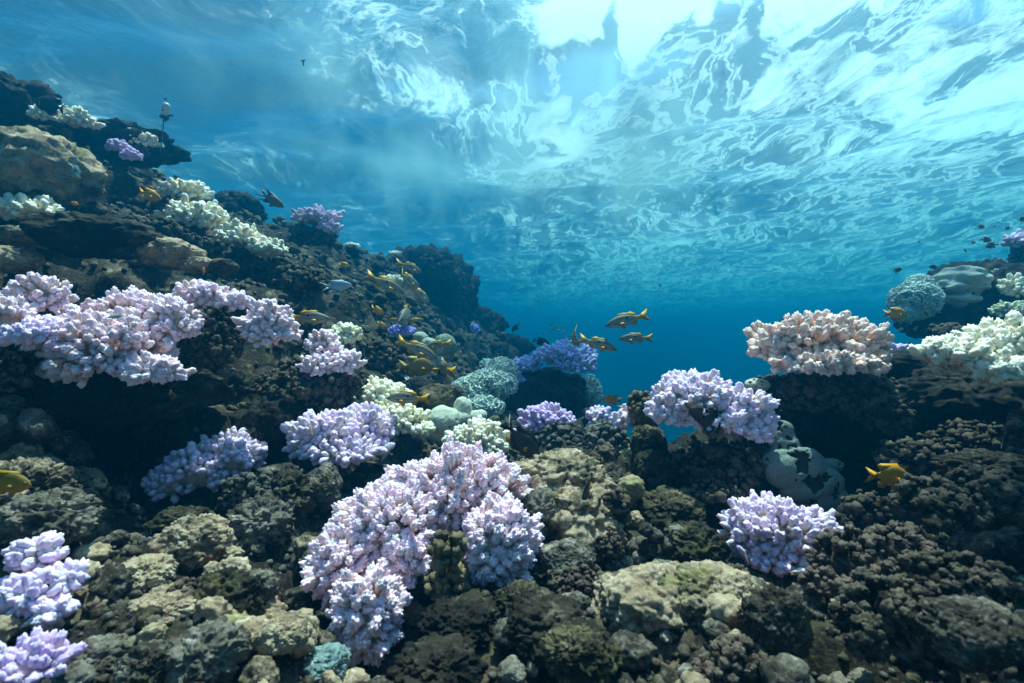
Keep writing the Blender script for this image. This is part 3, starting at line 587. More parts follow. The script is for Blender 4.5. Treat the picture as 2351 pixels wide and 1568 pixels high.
# ------------------------------------------------------------------ the reef itself
CTRL_PX = [(0, 1600, .46), (600, 1610, .48), (1175, 1610, .5), (1800, 1610, .46), (2351, 1600, .40),
 (200, 1180, 1.18), (120, 1000, 1.3), (300, 1000, 1.36), (500, 960, 1.38), (620, 1000, 1.38), (330, 1200, 1.02), (60, 1080, 1.2),
 (100, 640, 1.4), (300, 660, 1.5), (300, 480, 1.8), (200, 430, 1.95), (500, 640, 1.8), (650, 720, 1.95), (820, 720, 2.3), (780, 640, 2.45),
 (850, 790, 2.2), (950, 730, 2.8), (1000, 760, 3.8), (1040, 785, 4.6), (650, 530, 2.6), (800, 595, 3.3), (900, 612, 4.4), (560, 510, 2.75),
 (420, 425, 2.35), (360, 380, 2.4), (200, 320, 2.2), (30, 240, 2.1), (1110, 770, 5), (1180, 805, 5.5), (1130, 860, 4.5), (1080, 840, 4), (1220, 870, 5), (1090, 890, 3.3),
 (1230, 1000, 2.35), (1330, 1000, 2.4), (1400, 985, 2.0), (1425, 1060, 1.7), (1100, 1070, 1.3), (950, 1045, 1.35), (1000, 930, 1.9), (1110, 975, 1.95), (900, 840, 2.0), (1150, 1015, 1.75),
 (1500, 1140, 1.08), (1560, 1220, .95), (1600, 1140, 1.15), (1700, 1080, 1.2), (1850, 950, 1.3), (1950, 1130, 1.2), (1850, 1180, 1.12), (1900, 1200, 1.05), (2000, 1230, 1.0), (2100, 1220, .98),
 (2050, 1000, 1.18), (2200, 960, 1.1), (2330, 930, 1.0), (2300, 1050, .85), (2340, 1270, .6), (2200, 1270, .66), (2000, 1350, .7), (2150, 1510, .45), (2330, 1420, .42),
 (2080, 860, 1.5), (1900, 890, 1.42), (2300, 750, 2.5), (2351, 735, 2.5), (2500, 720, 2.6),
 (1000, 1330, .84), (850, 1400, .80), (1150, 1330, .80), (900, 1250, .95), (1080, 1180, 1.0)]
CTRL_XYZ = [(0, 0, -.46), (-1, 0, -.3), (1, 0, -.3), (0, -.6, -.55), (-1.6, -.6, 0), (1.6, -.6, -.3), (-4, 2, 1.2), (-3, 1, .95), (-2, .5, .5), (-3, 3, .95), (-2, 5, .45), (-3, 6, .4), (-1.4, 7, -.1), (-.6, 7, -.9),
 (.5, 4, -1.6), (1, 3, -1.9), (.3, 7, -2.2), (2, 5, -3.5), (0, 10, -3), (4, 4, -3), (3, 8, -6), (-2, 10, -1.2), (-6, 6, .3), (-6, 12, -1.5), (6, 10, -7.5), (8, 3, -4), (0, 15, -7.5), (-8, 1, 1.3), (-9, 8, .2),
 (1.3, 2, -.9), (2, 2.0, -.5), (.9, 1.95, -.9), (.6, 2.3, -1.3), (3.5, 2.6, .3), (3, .5, 0), (2, .3, -.25), (2, 1, -.05), (1.8, 3.4, -1.6), (3.4, 3.6, -1.)]
ctrl = [P(*c) for c in CTRL_PX]+[np.array(c, float) for c in CTRL_XYZ]
skip = ('above the dark hollow', 'left edge, above', 'broad pink mound, by', 'right edge high')
for c in CORALS:
    if c[4] < 2.2 and not any(s in c[7] for s in skip): ctrl.append(P(c[6][0][0], c[6][0][1]+.40*c[6][0][3], c[4]+.03))
for d in DEAD:
    if d[2] < 2.1: ctrl.append(P(d[3][0][0], d[3][0][1]+.30*d[3][0][3], d[2]+.02))
for r in ROCKS:
    if r[6] < 2 and 'slab' not in r[9] and 'overhang' not in r[9]: ctrl.append(P(r[2], r[3]+.05*r[5], r[6]+.01))
ctrl = np.array(ctrl)
_d = np.sqrt(((ctrl[:, None, :2]-ctrl[None, :, :2])**2).sum(2)+.05**2)
_n = len(ctrl); A = np.zeros((_n+3, _n+3)); A[:_n, :_n] = -_d+np.eye(_n)*.03
A[:_n, _n] = 1; A[:_n, _n+1:] = ctrl[:, :2]; A[_n, :_n] = 1; A[_n+1:, :_n] = ctrl[:, :2].T
_w = np.linalg.solve(A, np.concatenate([ctrl[:, 2], [0, 0, 0]]))
def ground(x, y):
    out = np.empty(len(x))
    for s in range(0, len(x), 20000):
        q = np.stack([x[s:s+20000], y[s:s+20000]], 1)
        d = np.sqrt(((q[:, None]-ctrl[None, :, :2])**2).sum(2)+.05**2); out[s:s+20000] = -d@_w[:_n]+_w[_n]+q@_w[_n+1:]
    return out.clip(-8.3, 1.55)

def lobes_of(L, Y, depth=.9, kz=1.): return [thicken(l[0], l[1], l[2], l[3], Y+l[4], depth, kz) for l in L]
KEEP = []
for c in CORALS: KEEP += [(np.array(a), np.array(b), .75) for a, b in lobes_of(c[6], c[4])]
for d in DEAD: KEEP += [(np.array(a), np.array(b), .35) for a, b in lobes_of(d[3], d[2])]
for s_ in SMOOTH: KEEP += [(np.array(a), np.array(b), .8) for a, b in lobes_of(s_[3], s_[2])]
for r in ROCKS: KEEP.append((*map(np.array, thicken(r[2], r[3], r[4], r[5], r[6])), .5 if r[0] in ('pale_lump', 'pebble') else .9 if 'slab' in r[9] else .05))
for n_ in NETS: KEEP += [(np.array(a), np.array(b), .5) for a, b in lobes_of(n_[1], n_[0])]
KEEP.append((P(625, 1035, 1.12), np.array((.06, .07, .05)), 1.))
def carve(p, margin):
    # the reef keeps below what grows on it and does not stand in front of it
    z = p[:, 2].copy(); x, y = p[:, 0], p[:, 1]
    for c, r, k in KEEP:
        bot = c[2]-k*r[2]; near = (np.abs(y-c[1]) < r[1]*1.1) & (np.abs(x-c[0]) < r[0]*1.1)
        z = np.where(near & (z > bot), bot, z)
        s = y/c[1]; dx = np.abs(x-c[0]*s)/(r[0]*s.clip(.05)); front = (y > max(.2, c[1]-.5)) & (y < c[1]) & (dx < 1.15)
        lim = (bot-margin)*s-.004; z = np.where(front & (z > lim), lim*sstep(1.15-dx, 0, .25)+z*(1-sstep(1.15-dx, 0, .25)), z)
    return z

def reef():
    nu, nv = 620, 430
    u = np.linspace(-1.75, 1.75, nu); t = np.linspace(0, 1, nv); yy = .55*np.exp(t*math.log(16/.55))
    U, YY = np.meshgrid(u, yy); x = (U*YY).ravel(); y = (YY-1.0).ravel(); y = np.where(y < 0, y*1.0, y)
    z = ground(x, y); p = np.stack([x, y, z], 1)
    i = np.arange((nu-1)*(nv-1)); a = (i//(nu-1))*nu+i % (nu-1); fc = np.stack([a, a+1, a+nu+1, a+nu], 1)
    G = p.reshape(nv, nu, 3); n = np.cross(np.gradient(G, axis=1), np.gradient(G, axis=0)).reshape(-1, 3); n /= np.linalg.norm(n, axis=1, keepdims=True)+1e-9
    far = sstep(y, .8, 3.2)
    d = (.045+.09*far)*fbm(p*2.6, 3, .5, 21)
    w = p+.03*np.stack([vnoise(p*9+i*7, 90+i) for i in range(3)], 1)
    d += .06*(dome(w*6., 5)-.5)*(1+far)+.036*(dome(w*14, 7)-.5)+.018*(dome(w*34, 8)-.5)*(1-.7*far)
    d += .012*fbm(p*34, 3, .6, 31)-.05*sstep(vnoise(p*6, 77), .25, .6)
    d -= .03
    p = p+n*d[:, None]
    dz = (carve(p, 0)-p[:, 2]).reshape(nv, nu)
    for _ in range(4):
        b = np.pad(dz, 10, mode='edge'); b = sum(b[i:i+nv] for i in range(21))/21; b = sum(b[:, i:i+nu] for i in range(21))/21; dz = np.minimum(dz, b)
    p[:, 2] += dz.ravel()
    o = obj('reef', mesh('reef', p, fc, [MAT['reef']])); o['kind'] = 'structure'
    return p, n, x, y
RP, RN, RX, RY = reef()

# ------------------------------------------------------------------ build the tables
def place(name, parts, origin, label, cat, group=None):
    """parts: [(part name, V, F, t, material)] in world metres; one part -> one mesh, more -> an Empty with children"""
    if len(parts) == 1:
        pn, V, Fc, t, m = parts[0]; o = obj(name, mesh(name, V-origin, Fc, [m], {'t': t}), loc=origin)
    else:
        o = obj(name, None, loc=origin); o.empty_display_size = .05
        for pn, V, Fc, t, m in parts: obj(pn, mesh(pn, V-origin, Fc, [m], {'t': t}), parent=o)
    return tag(o, label, cat, group)

def shrink(lb, r): return [(c, tuple(max(x-r*.25, x*.7) for x in rr)) for c, rr in lb]

GAPS = {'fine': -.55, 'knob': -.62, 'big': -.7, 'finger': -.6}
for k, (name, m, st, cr, Y, nrm, lobes, label, cat, base) in enumerate(CORALS):
    rad = cr*Y/F; lb = shrink(lobes_of(lobes, Y), rad)
    sub = 4 if st == 'big' else 3 if cr >= 7.8 else 2
    V, Fc, t = colony(lb, rad, st, 100+k, nrm, sub=sub, gap=GAPS.get(st, 0)); parts = [('branches', V, Fc, t, MAT[m])]
    if base:
        bm, bl = base; br = rad*.85
        bl = shrink(lobes_of(bl, Y), br); V2, F2, t2 = colony(bl, br, 'dead', 500+k, nrm, low=-.7, gap=-.5); parts.append(('dead_base', V2, F2, t2, MAT[bm]))
    c, r = lb[0]; place(name, parts, np.array((c[0], c[1], c[2]-r[2])), label, cat)
for k, (m, cr, Y, lobes, label) in enumerate(DEAD):
    rad = cr*.74*Y/F; lb = shrink(lobes_of(lobes, Y), rad); hi = Y < .8
    V, Fc, t = colony(lb, rad, 'deadhi' if hi else 'dead', 700+k, (0, -.5, 1), low=-.6, gap=-.32, dens=.85, sub=3 if hi else 2); c, r = lb[0]
    place('dead_coral', [('', V, Fc, t, MAT[m])], np.array((c[0], c[1], c[2]-r[2])), label, 'dead coral')
for k, (name, m, px, py, w, h, Y, dep, opt, label) in enumerate(ROCKS):
    c, r = thicken(px, py, w, h, Y, dep); v, fc = rock(np.array(r)*1.04, 40+k, 6 if max(w, h) > 85 and Y < 1.2 else 5 if max(w, h) > 40 else 4, **opt)
    o = obj(name, mesh(name, v, fc, [MAT[m]]), loc=c); tag(o, label, 'rock' if name != 'pale_lump' else 'sponge')
for k, (px, py, w) in enumerate(PEBBLES):
    c, r = thicken(px, py, w, w*.9, .84); v, fc = rock(np.array(r), 340+k, 4, lump=.12, rough=.05)
    o = obj('pebble', mesh('pebble', v, fc, [MAT['grey']]), loc=c); tag(o, 'round grey pebble in the cluster between the tan rocks and violet tipped coral', 'pebble', 'round grey pebbles')
for k, (name, m, Y, lobes, label, hol) in enumerate(SMOOTH):      # massive corals: lobes fused into one skin
    lb = lobes_of(lobes, Y); Vs, Fs, off = [], [], 0; rng = np.random.default_rng(k); v0, fc = ico(4)
    for c, r in lb:
        if m == 'smoothteal': r = (r[0], r[1]*.5, r[2])
        q = v0*np.array(r)/max(r); d = 1+.10*fbm(q*2+np.array(c)*9, 3, seed=k)
        if name == 'folded_coral': d += .22*(dome(q*2.2*np.array((.7, .7, 1.6))+k, 3)-.5)
        Vs.append(v0*np.array(r)*d[:, None]*1.06+c); Fs.append(fc+off); off += len(v0)
    big = max(max(r) for c, r in lb); tmp = obj('skin', mesh('skin', np.concatenate(Vs), np.concatenate(Fs)))
    md = tmp.modifiers.new('r', 'REMESH'); md.mode = 'VOXEL'; md.voxel_size = big/34
    sm = tmp.modifiers.new('s', 'SMOOTH'); sm.iterations = 4 if name == 'lobed_coral' else 14; sm.factor = .5
    ev = tmp.evaluated_get(bpy.context.evaluated_depsgraph_get()); me = bpy.data.meshes.new_from_object(ev); bpy.data.objects.remove(tmp)
    n = len(me.vertices); V = np.empty(n*3, np.float32); N = np.empty(n*3, np.float32); me.vertices.foreach_get('co', V); me.vertices.foreach_get('normal', N); V = V.reshape(-1, 3).astype(float); N = N.reshape(-1, 3).astype(float)
    lv = np.empty(len(me.loops), np.int32); me.loops.foreach_get('vertex_index', lv); Q = lv.reshape(-1, 4)
    V += N*(.05*big*fbm(V/big*2.4, 3, seed=k))[:, None]; t = np.zeros(n)
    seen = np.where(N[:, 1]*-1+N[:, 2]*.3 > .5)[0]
    for j in rng.choice(seen, int(70*hol) if hol > .03 else 0):          # burrows and pits, their shade put into the colour
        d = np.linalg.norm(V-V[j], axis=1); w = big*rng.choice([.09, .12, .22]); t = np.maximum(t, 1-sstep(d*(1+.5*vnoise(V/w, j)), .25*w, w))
    if m == 'smoothteal':                                                # the two hollows and the eye at the top, shade painted in
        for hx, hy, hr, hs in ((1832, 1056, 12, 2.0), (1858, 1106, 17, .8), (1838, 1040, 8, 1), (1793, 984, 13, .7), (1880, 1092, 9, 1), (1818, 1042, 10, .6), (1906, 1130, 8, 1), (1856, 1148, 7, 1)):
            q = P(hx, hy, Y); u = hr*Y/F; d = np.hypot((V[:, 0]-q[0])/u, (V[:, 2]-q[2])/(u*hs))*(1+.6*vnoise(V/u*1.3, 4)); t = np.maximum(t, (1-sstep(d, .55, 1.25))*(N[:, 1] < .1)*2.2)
    if name == 'folded_coral': V += N*(.07*big*np.sin(V[:, 2]/big*13+2.5*vnoise(V/big*1.8, 6)))[:, None]
    V -= N*(t*big*.10)[:, None]
    c, r = lb[0]; place(name, [('', V, Q, t, MAT[m])], np.array((c[0], c[1], c[2]-r[2])), label, 'coral')

def tube(pts, rad, n=6):
    """a round tube along pts (k,3) with radii rad (k)"""
    pts = np.array(pts); k = len(pts); T = np.gradient(pts, axis=0); T /= np.linalg.norm(T, axis=1, keepdims=True)+1e-9
    ref = np.array((.13, .31, .94)); X = np.cross(T, ref); X /= np.linalg.norm(X, axis=1, keepdims=True)+1e-9; Y = np.cross(T, X)
    a = np.arange(n)/n*2*math.pi; V = pts[:, None]+(X[:, None]*np.cos(a)[None, :, None]+Y[:, None]*np.sin(a)[None, :, None])*np.asarray(rad)[:, None, None]
    i = np.arange((k-1)*n); r = i//n; c = i % n; q = np.stack([r*n+c, r*n+(c+1) % n, (r+1)*n+(c+1) % n, (r+1)*n+c], 1)
    return V.reshape(-1, 3), q
for k, (Y, lobes, label, m, tw) in enumerate(NETS):       # lace corals: forking twigs
    rng = np.random.default_rng(60+k); lb = lobes_of(lobes, Y); Vs, Fs, off = [], [], 0; tr = tw*.35*Y/F; ts = []
    for c, r in lb:
        r = np.array(r); root = np.array(c)-np.array((0, -.3, .9))*r; stack = []
        for _ in range(16):
            d = rng.normal(size=3)*.6+np.array((0, -.5, .9)); stack.append((root+rng.normal(size=3)*r*.35, d/np.linalg.norm(d), 0))
        while stack and off < 160000:
            p, d, g = stack.pop(); L = max(r)*rng.uniform(.16, .26); e = p+d*L
            if g and ((((e-c)/r)**2).sum() > 1.05 or g > 9): continue
            mid = (p+e)/2+rng.normal(size=3)*L*.12; v, q = tube([p, mid, e], [tr*1.2, tr, tr*1.15], 5); Vs.append(v); Fs.append(q+off); off += len(v); ts.append(np.full(len(v), min(1, .3+g*.12)))
            for _ in range(rng.choice([1, 2, 2, 3])):
                dd = d+rng.normal(size=3)*.55+np.array((0, 0, .1)); stack.insert(rng.integers(0, len(stack)+1), (e, dd/np.linalg.norm(dd), g+1))
    c = np.array(lb[0][0]); place('lace_coral', [('', np.concatenate(Vs), np.concatenate(Fs), np.concatenate(ts), MAT[m])], c, label, 'coral')

def rubble(name, m, n, seed, style, size, sub, label, far=7.):
    rng = np.random.default_rng(seed)
    if style == 'rock':
        protos = []
        for k in range(6):
            pv, fc = rock(np.array((1, rng.uniform(.7, 1), rng.uniform(.55, .9))), 900+seed*10+k, sub, lump=.5, lumps=1.6, rough=.22); protos.append((pv, np.full(len(pv), .5)))
    else: protos, fc = club_set(style+str(sub), 5, sub, STYLES[style][1], STYLES[style][2], 1.0, 1.2, seed, .95)
    ok = (RY > .32) & (RY < far) & (np.abs(RX) < 1.2*RY+.2); w = ok*(.25+sstep(vnoise(RP*5+seed, seed), -.2, .5)); w = w/w.sum()
    s = rng.choice(len(RP), n, p=w); q = RP[s]; Yd = q[:, 1]; sc_ = size*(.35+.65*Yd)*rng.lognormal(0, .45, n).clip(.3, 1.6)
    top = q.copy(); top[:, 2] += sc_*1.6; ok2 = carve(top, 0) > top[:, 2]-sc_*.7; s, q, sc_ = s[ok2], q[ok2], sc_[ok2]; n = len(s)
    D = RN[s]*np.sign(RN[s][:, 2:3])+rng.normal(size=(n, 3))*.45+np.array((0, 0, .4)); RM = frames(D, rng); pi = rng.integers(0, len(protos), n); Vs, Fs, off, ts = [], [], 0, []
    for k, (pv, pt) in enumerate(protos):
        j = np.where(pi == k)[0]; V = np.einsum('nij,vj->nvi', RM[j]*sc_[j][:, None, None], pv)+(q[j]+RM[j][:, :, 2]*sc_[j][:, None]*1.1)[:, None]
        ts.append(np.tile(pt, len(j))); Vs.append(V.reshape(-1, 3)); Fs.append((fc[None]+(off+np.arange(len(j))*len(pv))[:, None, None]).reshape(-1, 3)); off += len(j)*len(pv)
    o = obj(name, mesh(name, np.concatenate(Vs), np.concatenate(Fs), [MAT[m]], {'t': np.concatenate(ts)})); tag(o, label, kind='stuff')
rubble('coral_rubble', 'dead', 10000, 1, 'dead', .0062, 2, 'dark brown knobs of dead coral covering the reef')
rubble('stone_rubble', 'olive', 1800, 2, 'rock', .010, 3, 'olive grey lumps of rubble covering the reef')
rubble('turf_knobs', 'deadgrey', 9000, 3, 'dead', .0045, 2, 'small grey brown turf knobs covering the reef')
rubble('pale_rubble', 'grey', 420, 4, 'rock', .016, 4, 'grey lumps of broken coral rock between the boulders', .98)
rubble('tan_rubble', 'tan', 240, 5, 'rock', .018, 4, 'tan lumps of broken coral rock between the boulders', .98)
# ------------------------------------------------------------------ fish
def _ip(s, tab): return np.interp(s, [a for a, b in tab], [b for a, b in tab])
def _sm(s, tab, k=7):
    d = np.linspace(-.035, .035, k); return np.mean([_ip(np.clip(s+x, 0, 1), tab) for x in d], 0)
FISH = {}
def fin(poly, th, y=0., lean=(0, 0)):
    """a fin as a thin lens: poly of (s, z); lean = (dy per s, dy per z) for paired fins"""
    p = np.array(poly, float); c = p.mean(0); n = len(p)
    V = [(a, y+lean[0]*(a-p[0, 0])+lean[1]*(b-p[0, 1]), b) for a, b in p]
    for sg in (1, -1): V.append((c[0], y+lean[0]*(c[0]-p[0, 0])+lean[1]*(c[1]-p[0, 1])+sg*th, c[1]))
    Fc = [(i, (i+1) % n, n) for i in range(n)]+[((i+1) % n, i, n+1) for i in range(n)]
    return np.array(V), np.array(Fc)
def fish_mesh(key, up, lo, wd, body_end, fins, colour, bend=0., eye=(.09, .03, .022)):
    ns, nr = 56, 28; s = np.linspace(0, 1, ns)**1.15*body_end; zu = _sm(s, up); zl = _sm(s, lo); w = _sm(s, wd)
    zu[0] = zl[0] = (zu[0]+zl[0])/2; w[0] = 0
    a = np.arange(nr)/nr*2*math.pi; zc = (zu+zl)/2; zh = (zu-zl)/2
    ca, sa = np.cos(a), np.sin(a); V = np.stack([np.repeat(s, nr), (w[:, None]*np.sign(sa)*np.abs(sa)**.9).ravel(), (zc[:, None]+zh[:, None]*ca).ravel()], 1)
    i = np.arange((ns-1)*nr); r = i//nr; c = i % nr; Q = np.stack([r*nr+c, (r+1)*nr+c, (r+1)*nr+(c+1) % nr, r*nr+(c+1) % nr], 1)
    col = colour(V[:, 0], V[:, 2], np.repeat(zu, nr), np.repeat(zl, nr), False); Fs = [Q]; T = []; off = len(V)
    for f in fins:
        fv, ff = fin(*f); T.append(ff+off); off += len(fv); V = np.concatenate([V, fv]); col = np.concatenate([col, colour(fv[:, 0], fv[:, 2], fv[:, 2]+.1, fv[:, 2]-.1, True)])
    Fs.append(np.concatenate(T))
    def world(V):
        y = V[:, 1]+bend*(V[:, 0]-.35).clip(0)**2; return np.stack([.5-V[:, 0], y, V[:, 2]], 1)
    g = FISH.get('mat')
    if g is None:
        g = Nodes('fish_skin'); p = g.n('BsdfPrincipled'); g.l(g.attr('Col', 'Color'), p.inputs['Base Color']); p.inputs['Roughness'].default_value = .45
        p.inputs['Specular IOR Level'].default_value = .3; g.l(g.bump(g.vor(g.n('TexCoord').outputs['Object'], 90), .25, .004), p.inputs['Normal']); g.l(p.outputs[0], g.out.inputs[0]); FISH['mat'] = g
    me = mesh(key, world(V), Fs, [g.m], {'Col': col})
    e = None
    if eye:
        v, f = ico(2); es, ez, er = eye; ey = np.interp(es, s, w)*.86
        cc = np.where((v[:, 1:2] > .80), np.array([[.004, .004, .005]]), np.array([[.25, .22, .15]])*(1 if key != 'black' else .15))
        e = [mesh('eye', world(v*np.array((er, er*.55, er))*np.array((1, sg, 1))+np.array((es, ey*sg, ez))), f if sg > 0 else f[:, ::-1], [g.m], {'Col': cc}) for sg in (1, -1)]
    FISH[key] = (me, e)
def lerp(a, b, t): return np.array(a)[None]*(1-t[:, None])+np.array(b)[None]*t[:, None]
def col_snapper(s, z, zu, zl, isfin):
    Yl = (.62, .30, .012)
    if isfin: return np.repeat(np.array([Yl]), len(s), 0)*np.where(s < .5, .8, 1)[:, None]
    h = (z-zl)/(zu-zl+1e-6); c = lerp((.40, .36, .31), (.15, .135, .105), sstep(h, .25, .95))
    c = c*(1-.0*h[:, None]); st = .5+.5*np.cos((h-.1)*2*math.pi*6.5); c = np.where((st > .80)[:, None] & ((s > .16) & (h > .2))[:, None], np.array([[.15, .105, .04]]), c)
    c = c*(1-sstep(s, .60, .74)[:, None])+np.array([Yl])*sstep(s, .60, .74)[:, None]
    c = c*(1-.55*(1-sstep(s, .05, .20)))[:, None]
    d = ((s-.50)/.035)**2+((h-.72)/.115)**2; return np.where((d < 1)[:, None], np.array([[.006, .005, .005]]), c)
SN = dict(up=[(0, .0), (.05, .042), (.15, .100), (.3, .140), (.42, .142), (.6, .098), (.72, .048), (.8, .040), (1, .04)], lo=[(0, -.012), (.08, -.05), (.2, -.095), (.35, -.118), (.5, -.108), (.62, -.072), (.72, -.042), (.8, -.04), (1, -.04)],
 wd=[(0, .0), (.04, .03), (.12, .055), (.25, .07), (.45, .062), (.65, .028), (.8, .010), (1, .01)], body_end=.8,
 fins=[([(.76, .036), (1.0, .145), (.965, .06), (.93, 0), (.965, -.06), (1.0, -.135), (.76, -.036)], .005), ([(.27, .12), (.34, .185), (.46, .175), (.52, .155), (.6, .172), (.69, .12), (.70, .05), (.45, .11)], .005),
  ([(.56, -.08), (.60, -.155), (.68, -.13), (.72, -.04)], .005), ([(.30, -.105), (.385, -.175), (.43, -.15), (.40, -.10)], .004), ([(.26, -.03), (.38, -.015), (.44, -.06), (.36, -.085), (.27, -.06)], .003, .066, (.28, -.1)), ([(.26, -.03), (.38, -.015), (.44, -.06), (.36, -.085), (.27, -.06)], .003, -.066, (-.28, .1))])
fish_mesh('snapper', colour=col_snapper, bend=.25, **SN)
fish_mesh('snapper_curved', colour=col_snapper, bend=-.6, **SN)
SN2 = dict(SN); SN2['fins'] = SN['fins'][:4]+[([(.27, -.03), (.33, .0), (.40, -.03), (.36, -.07), (.28, -.07)], .004, .06, (1.6, 0)), ([(.27, -.03), (.33, 0), (.40, -.03), (.36, -.07), (.28, -.07)], .004, -.06, (-1.6, 0))]
fish_mesh('snapper_spread', colour=col_snapper, bend=-.5, **SN2)
def col_plain(body, fn, back=None):
    def f(s, z, zu, zl, isfin):
        if isfin: return np.repeat(np.array([fn]), len(s), 0)
        h = (z-zl)/(zu-zl+1e-6); return lerp(body, back or tuple(x*.7 for x in body), sstep(h, .4, 1))
    return f
DM = dict(up=[(0, 0), (.05, .07), (.15, .155), (.3, .215), (.45, .215), (.6, .14), (.70, .065), (.76, .05), (1, .05)], lo=[(0, -.02), (.08, -.09), (.2, -.17), (.35, -.215), (.5, -.19), (.62, -.11), (.70, -.06), (.76, -.05), (1, -.05)],
 wd=[(0, 0), (.05, .04), (.2, .085), (.4, .075), (.6, .04), (.76, .012), (1, .01)], body_end=.76,
 fins=[([(.72, .048), (1.0, .17), (.92, .06), (.85, 0), (.92, -.06), (1.0, -.16), (.72, -.048)], .006), ([(.2, .16), (.3, .26), (.5, .255), (.70, .25), (.76, .20), (.70, .12), (.66, .06), (.4, .18)], .006), ([(.48, -.17), (.58, -.26), (.73, -.23), (.72, -.12), (.64, -.07)], .006),
  ([(.3, -.2), (.38, -.31), (.44, -.26), (.4, -.19)], .005), ([(.26, -.03), (.37, .0), (.42, -.06), (.34, -.10)], .004, .08, (.3, 0)), ([(.26, -.03), (.37, .0), (.42, -.06), (.34, -.10)], .004, -.08, (-.3, 0))], eye=(.11, .05, .03))
fish_mesh('damsel', colour=col_plain((.70, .29, .010), (.72, .31, .010), (.46, .18, .010)), bend=.2, **DM)
fish_mesh('shaded', colour=col_plain((.36, .18, .008), (.40, .21, .008), (.20, .11, .008)), bend=-.25, **DM)  # darker copy of the damsel: shadow painted into its skin colour
fish_mesh('small_dark', colour=col_plain((.05, .045, .04), (.03, .028, .025)), **DM)
fish_mesh('small_brown', colour=col_plain((.30, .20, .15), (.24, .17, .12), (.16, .11, .09)), bend=.15, **DM)
fish_mesh('small_green', colour=col_plain((.35, .50, .38), (.35, .45, .25)), **DM)
BK = dict(up=[(0, 0), (.04, .06), (.12, .13), (.28, .185), (.45, .185), (.62, .125), (.74, .04), (.80, .028), (1, .028)], lo=[(0, -.03), (.06, -.08), (.15, -.14), (.3, -.18), (.48, -.175), (.64, -.11), (.74, -.04), (.80, -.028), (1, -.028)],
 wd=[(0, 0), (.05, .035), (.2, .07), (.45, .06), (.7, .02), (.8, .01), (1, .01)], body_end=.8,
 fins=[([(.78, .026), (.90, .10), (1.04, .19), (.93, .06), (.90, 0), (.94, -.06), (1.04, -.17), (.90, -.10), (.78, -.026)], .005), ([(.14, .13), (.3, .235), (.5, .25), (.66, .235), (.80, .20), (.73, .06), (.4, .16)], .005), ([(.36, -.17), (.5, -.235), (.68, -.225), (.80, -.17), (.73, -.05)], .005),
  ([(.25, -.02), (.36, .02), (.43, -.05), (.34, -.10)], .004, .07, (.9, 0)), ([(.25, -.02), (.36, .02), (.43, -.05), (.34, -.10)], .004, -.07, (-.9, 0))], eye=(.12, .06, .018))
def col_black(s, z, zu, zl, isfin):
    c = np.repeat(np.array([[.008, .008, .009]]), len(s), 0)
    if isfin and len(s) < 8: c[:] = (.010, .009, .008); c[2:4] = (.45, .20, .01)
    return c
fish_mesh('black', colour=col_black, bend=.25, **BK)
SG = dict(DM); SG['up'] = [(a, b*.8) for a, b in DM['up']]; SG['lo'] = [(a, b*.8) for a, b in DM['lo']]
SG['fins'] = [([(.72, .045), (.86, .10), (1.08, .19), (.90, .055), (.82, 0)], .005), ([(.82, 0), (.90, -.055), (1.08, -.15), (.86, -.09), (.72, -.045)], .005), ([(.2, .13), (.3, .195), (.5, .20), (.70, .20), (.92, .25), (.70, .12), (.66, .06), (.4, .14)], .005), ([(.48, -.14), (.58, -.20), (.72, -.20), (.90, -.24), (.70, -.11), (.64, -.06)], .005), ([(.3, -.16), (.40, -.25), (.44, -.2), (.4, -.15)], .005)]
fish_mesh('silver', colour=col_plain((.32, .40, .50), (.40, .46, .52), (.16, .26, .38)), bend=.12, **SG)
fish_mesh('slate', colour=col_plain((.12, .13, .14), (.035, .04, .045), (.035, .042, .05)), bend=.12, **SG)
WR = dict(up=[(0, 0), (.1, .045), (.3, .075), (.6, .06), (.8, .035), (1, .03)], lo=[(0, -.01), (.1, -.045), (.3, -.07), (.6, -.055), (.8, -.035), (1, -.03)], wd=[(0, 0), (.1, .035), (.3, .05), (.6, .035), (.85, .01), (1, .01)], body_end=.86,
 fins=[([(.84, .03), (1, .05), (1, -.05), (.84, -.03)], .004), ([(.25, .06), (.35, .10), (.75, .085), (.8, .03)], .004), ([(.45, -.055), (.5, -.09), (.78, -.075), (.8, -.03)], .004)], eye=(.1, .02, .014))
fish_mesh('wrasse', colour=col_plain((.55, .58, .50), (.45, .5, .42), (.15, .18, .14)), bend=.2, **WR)

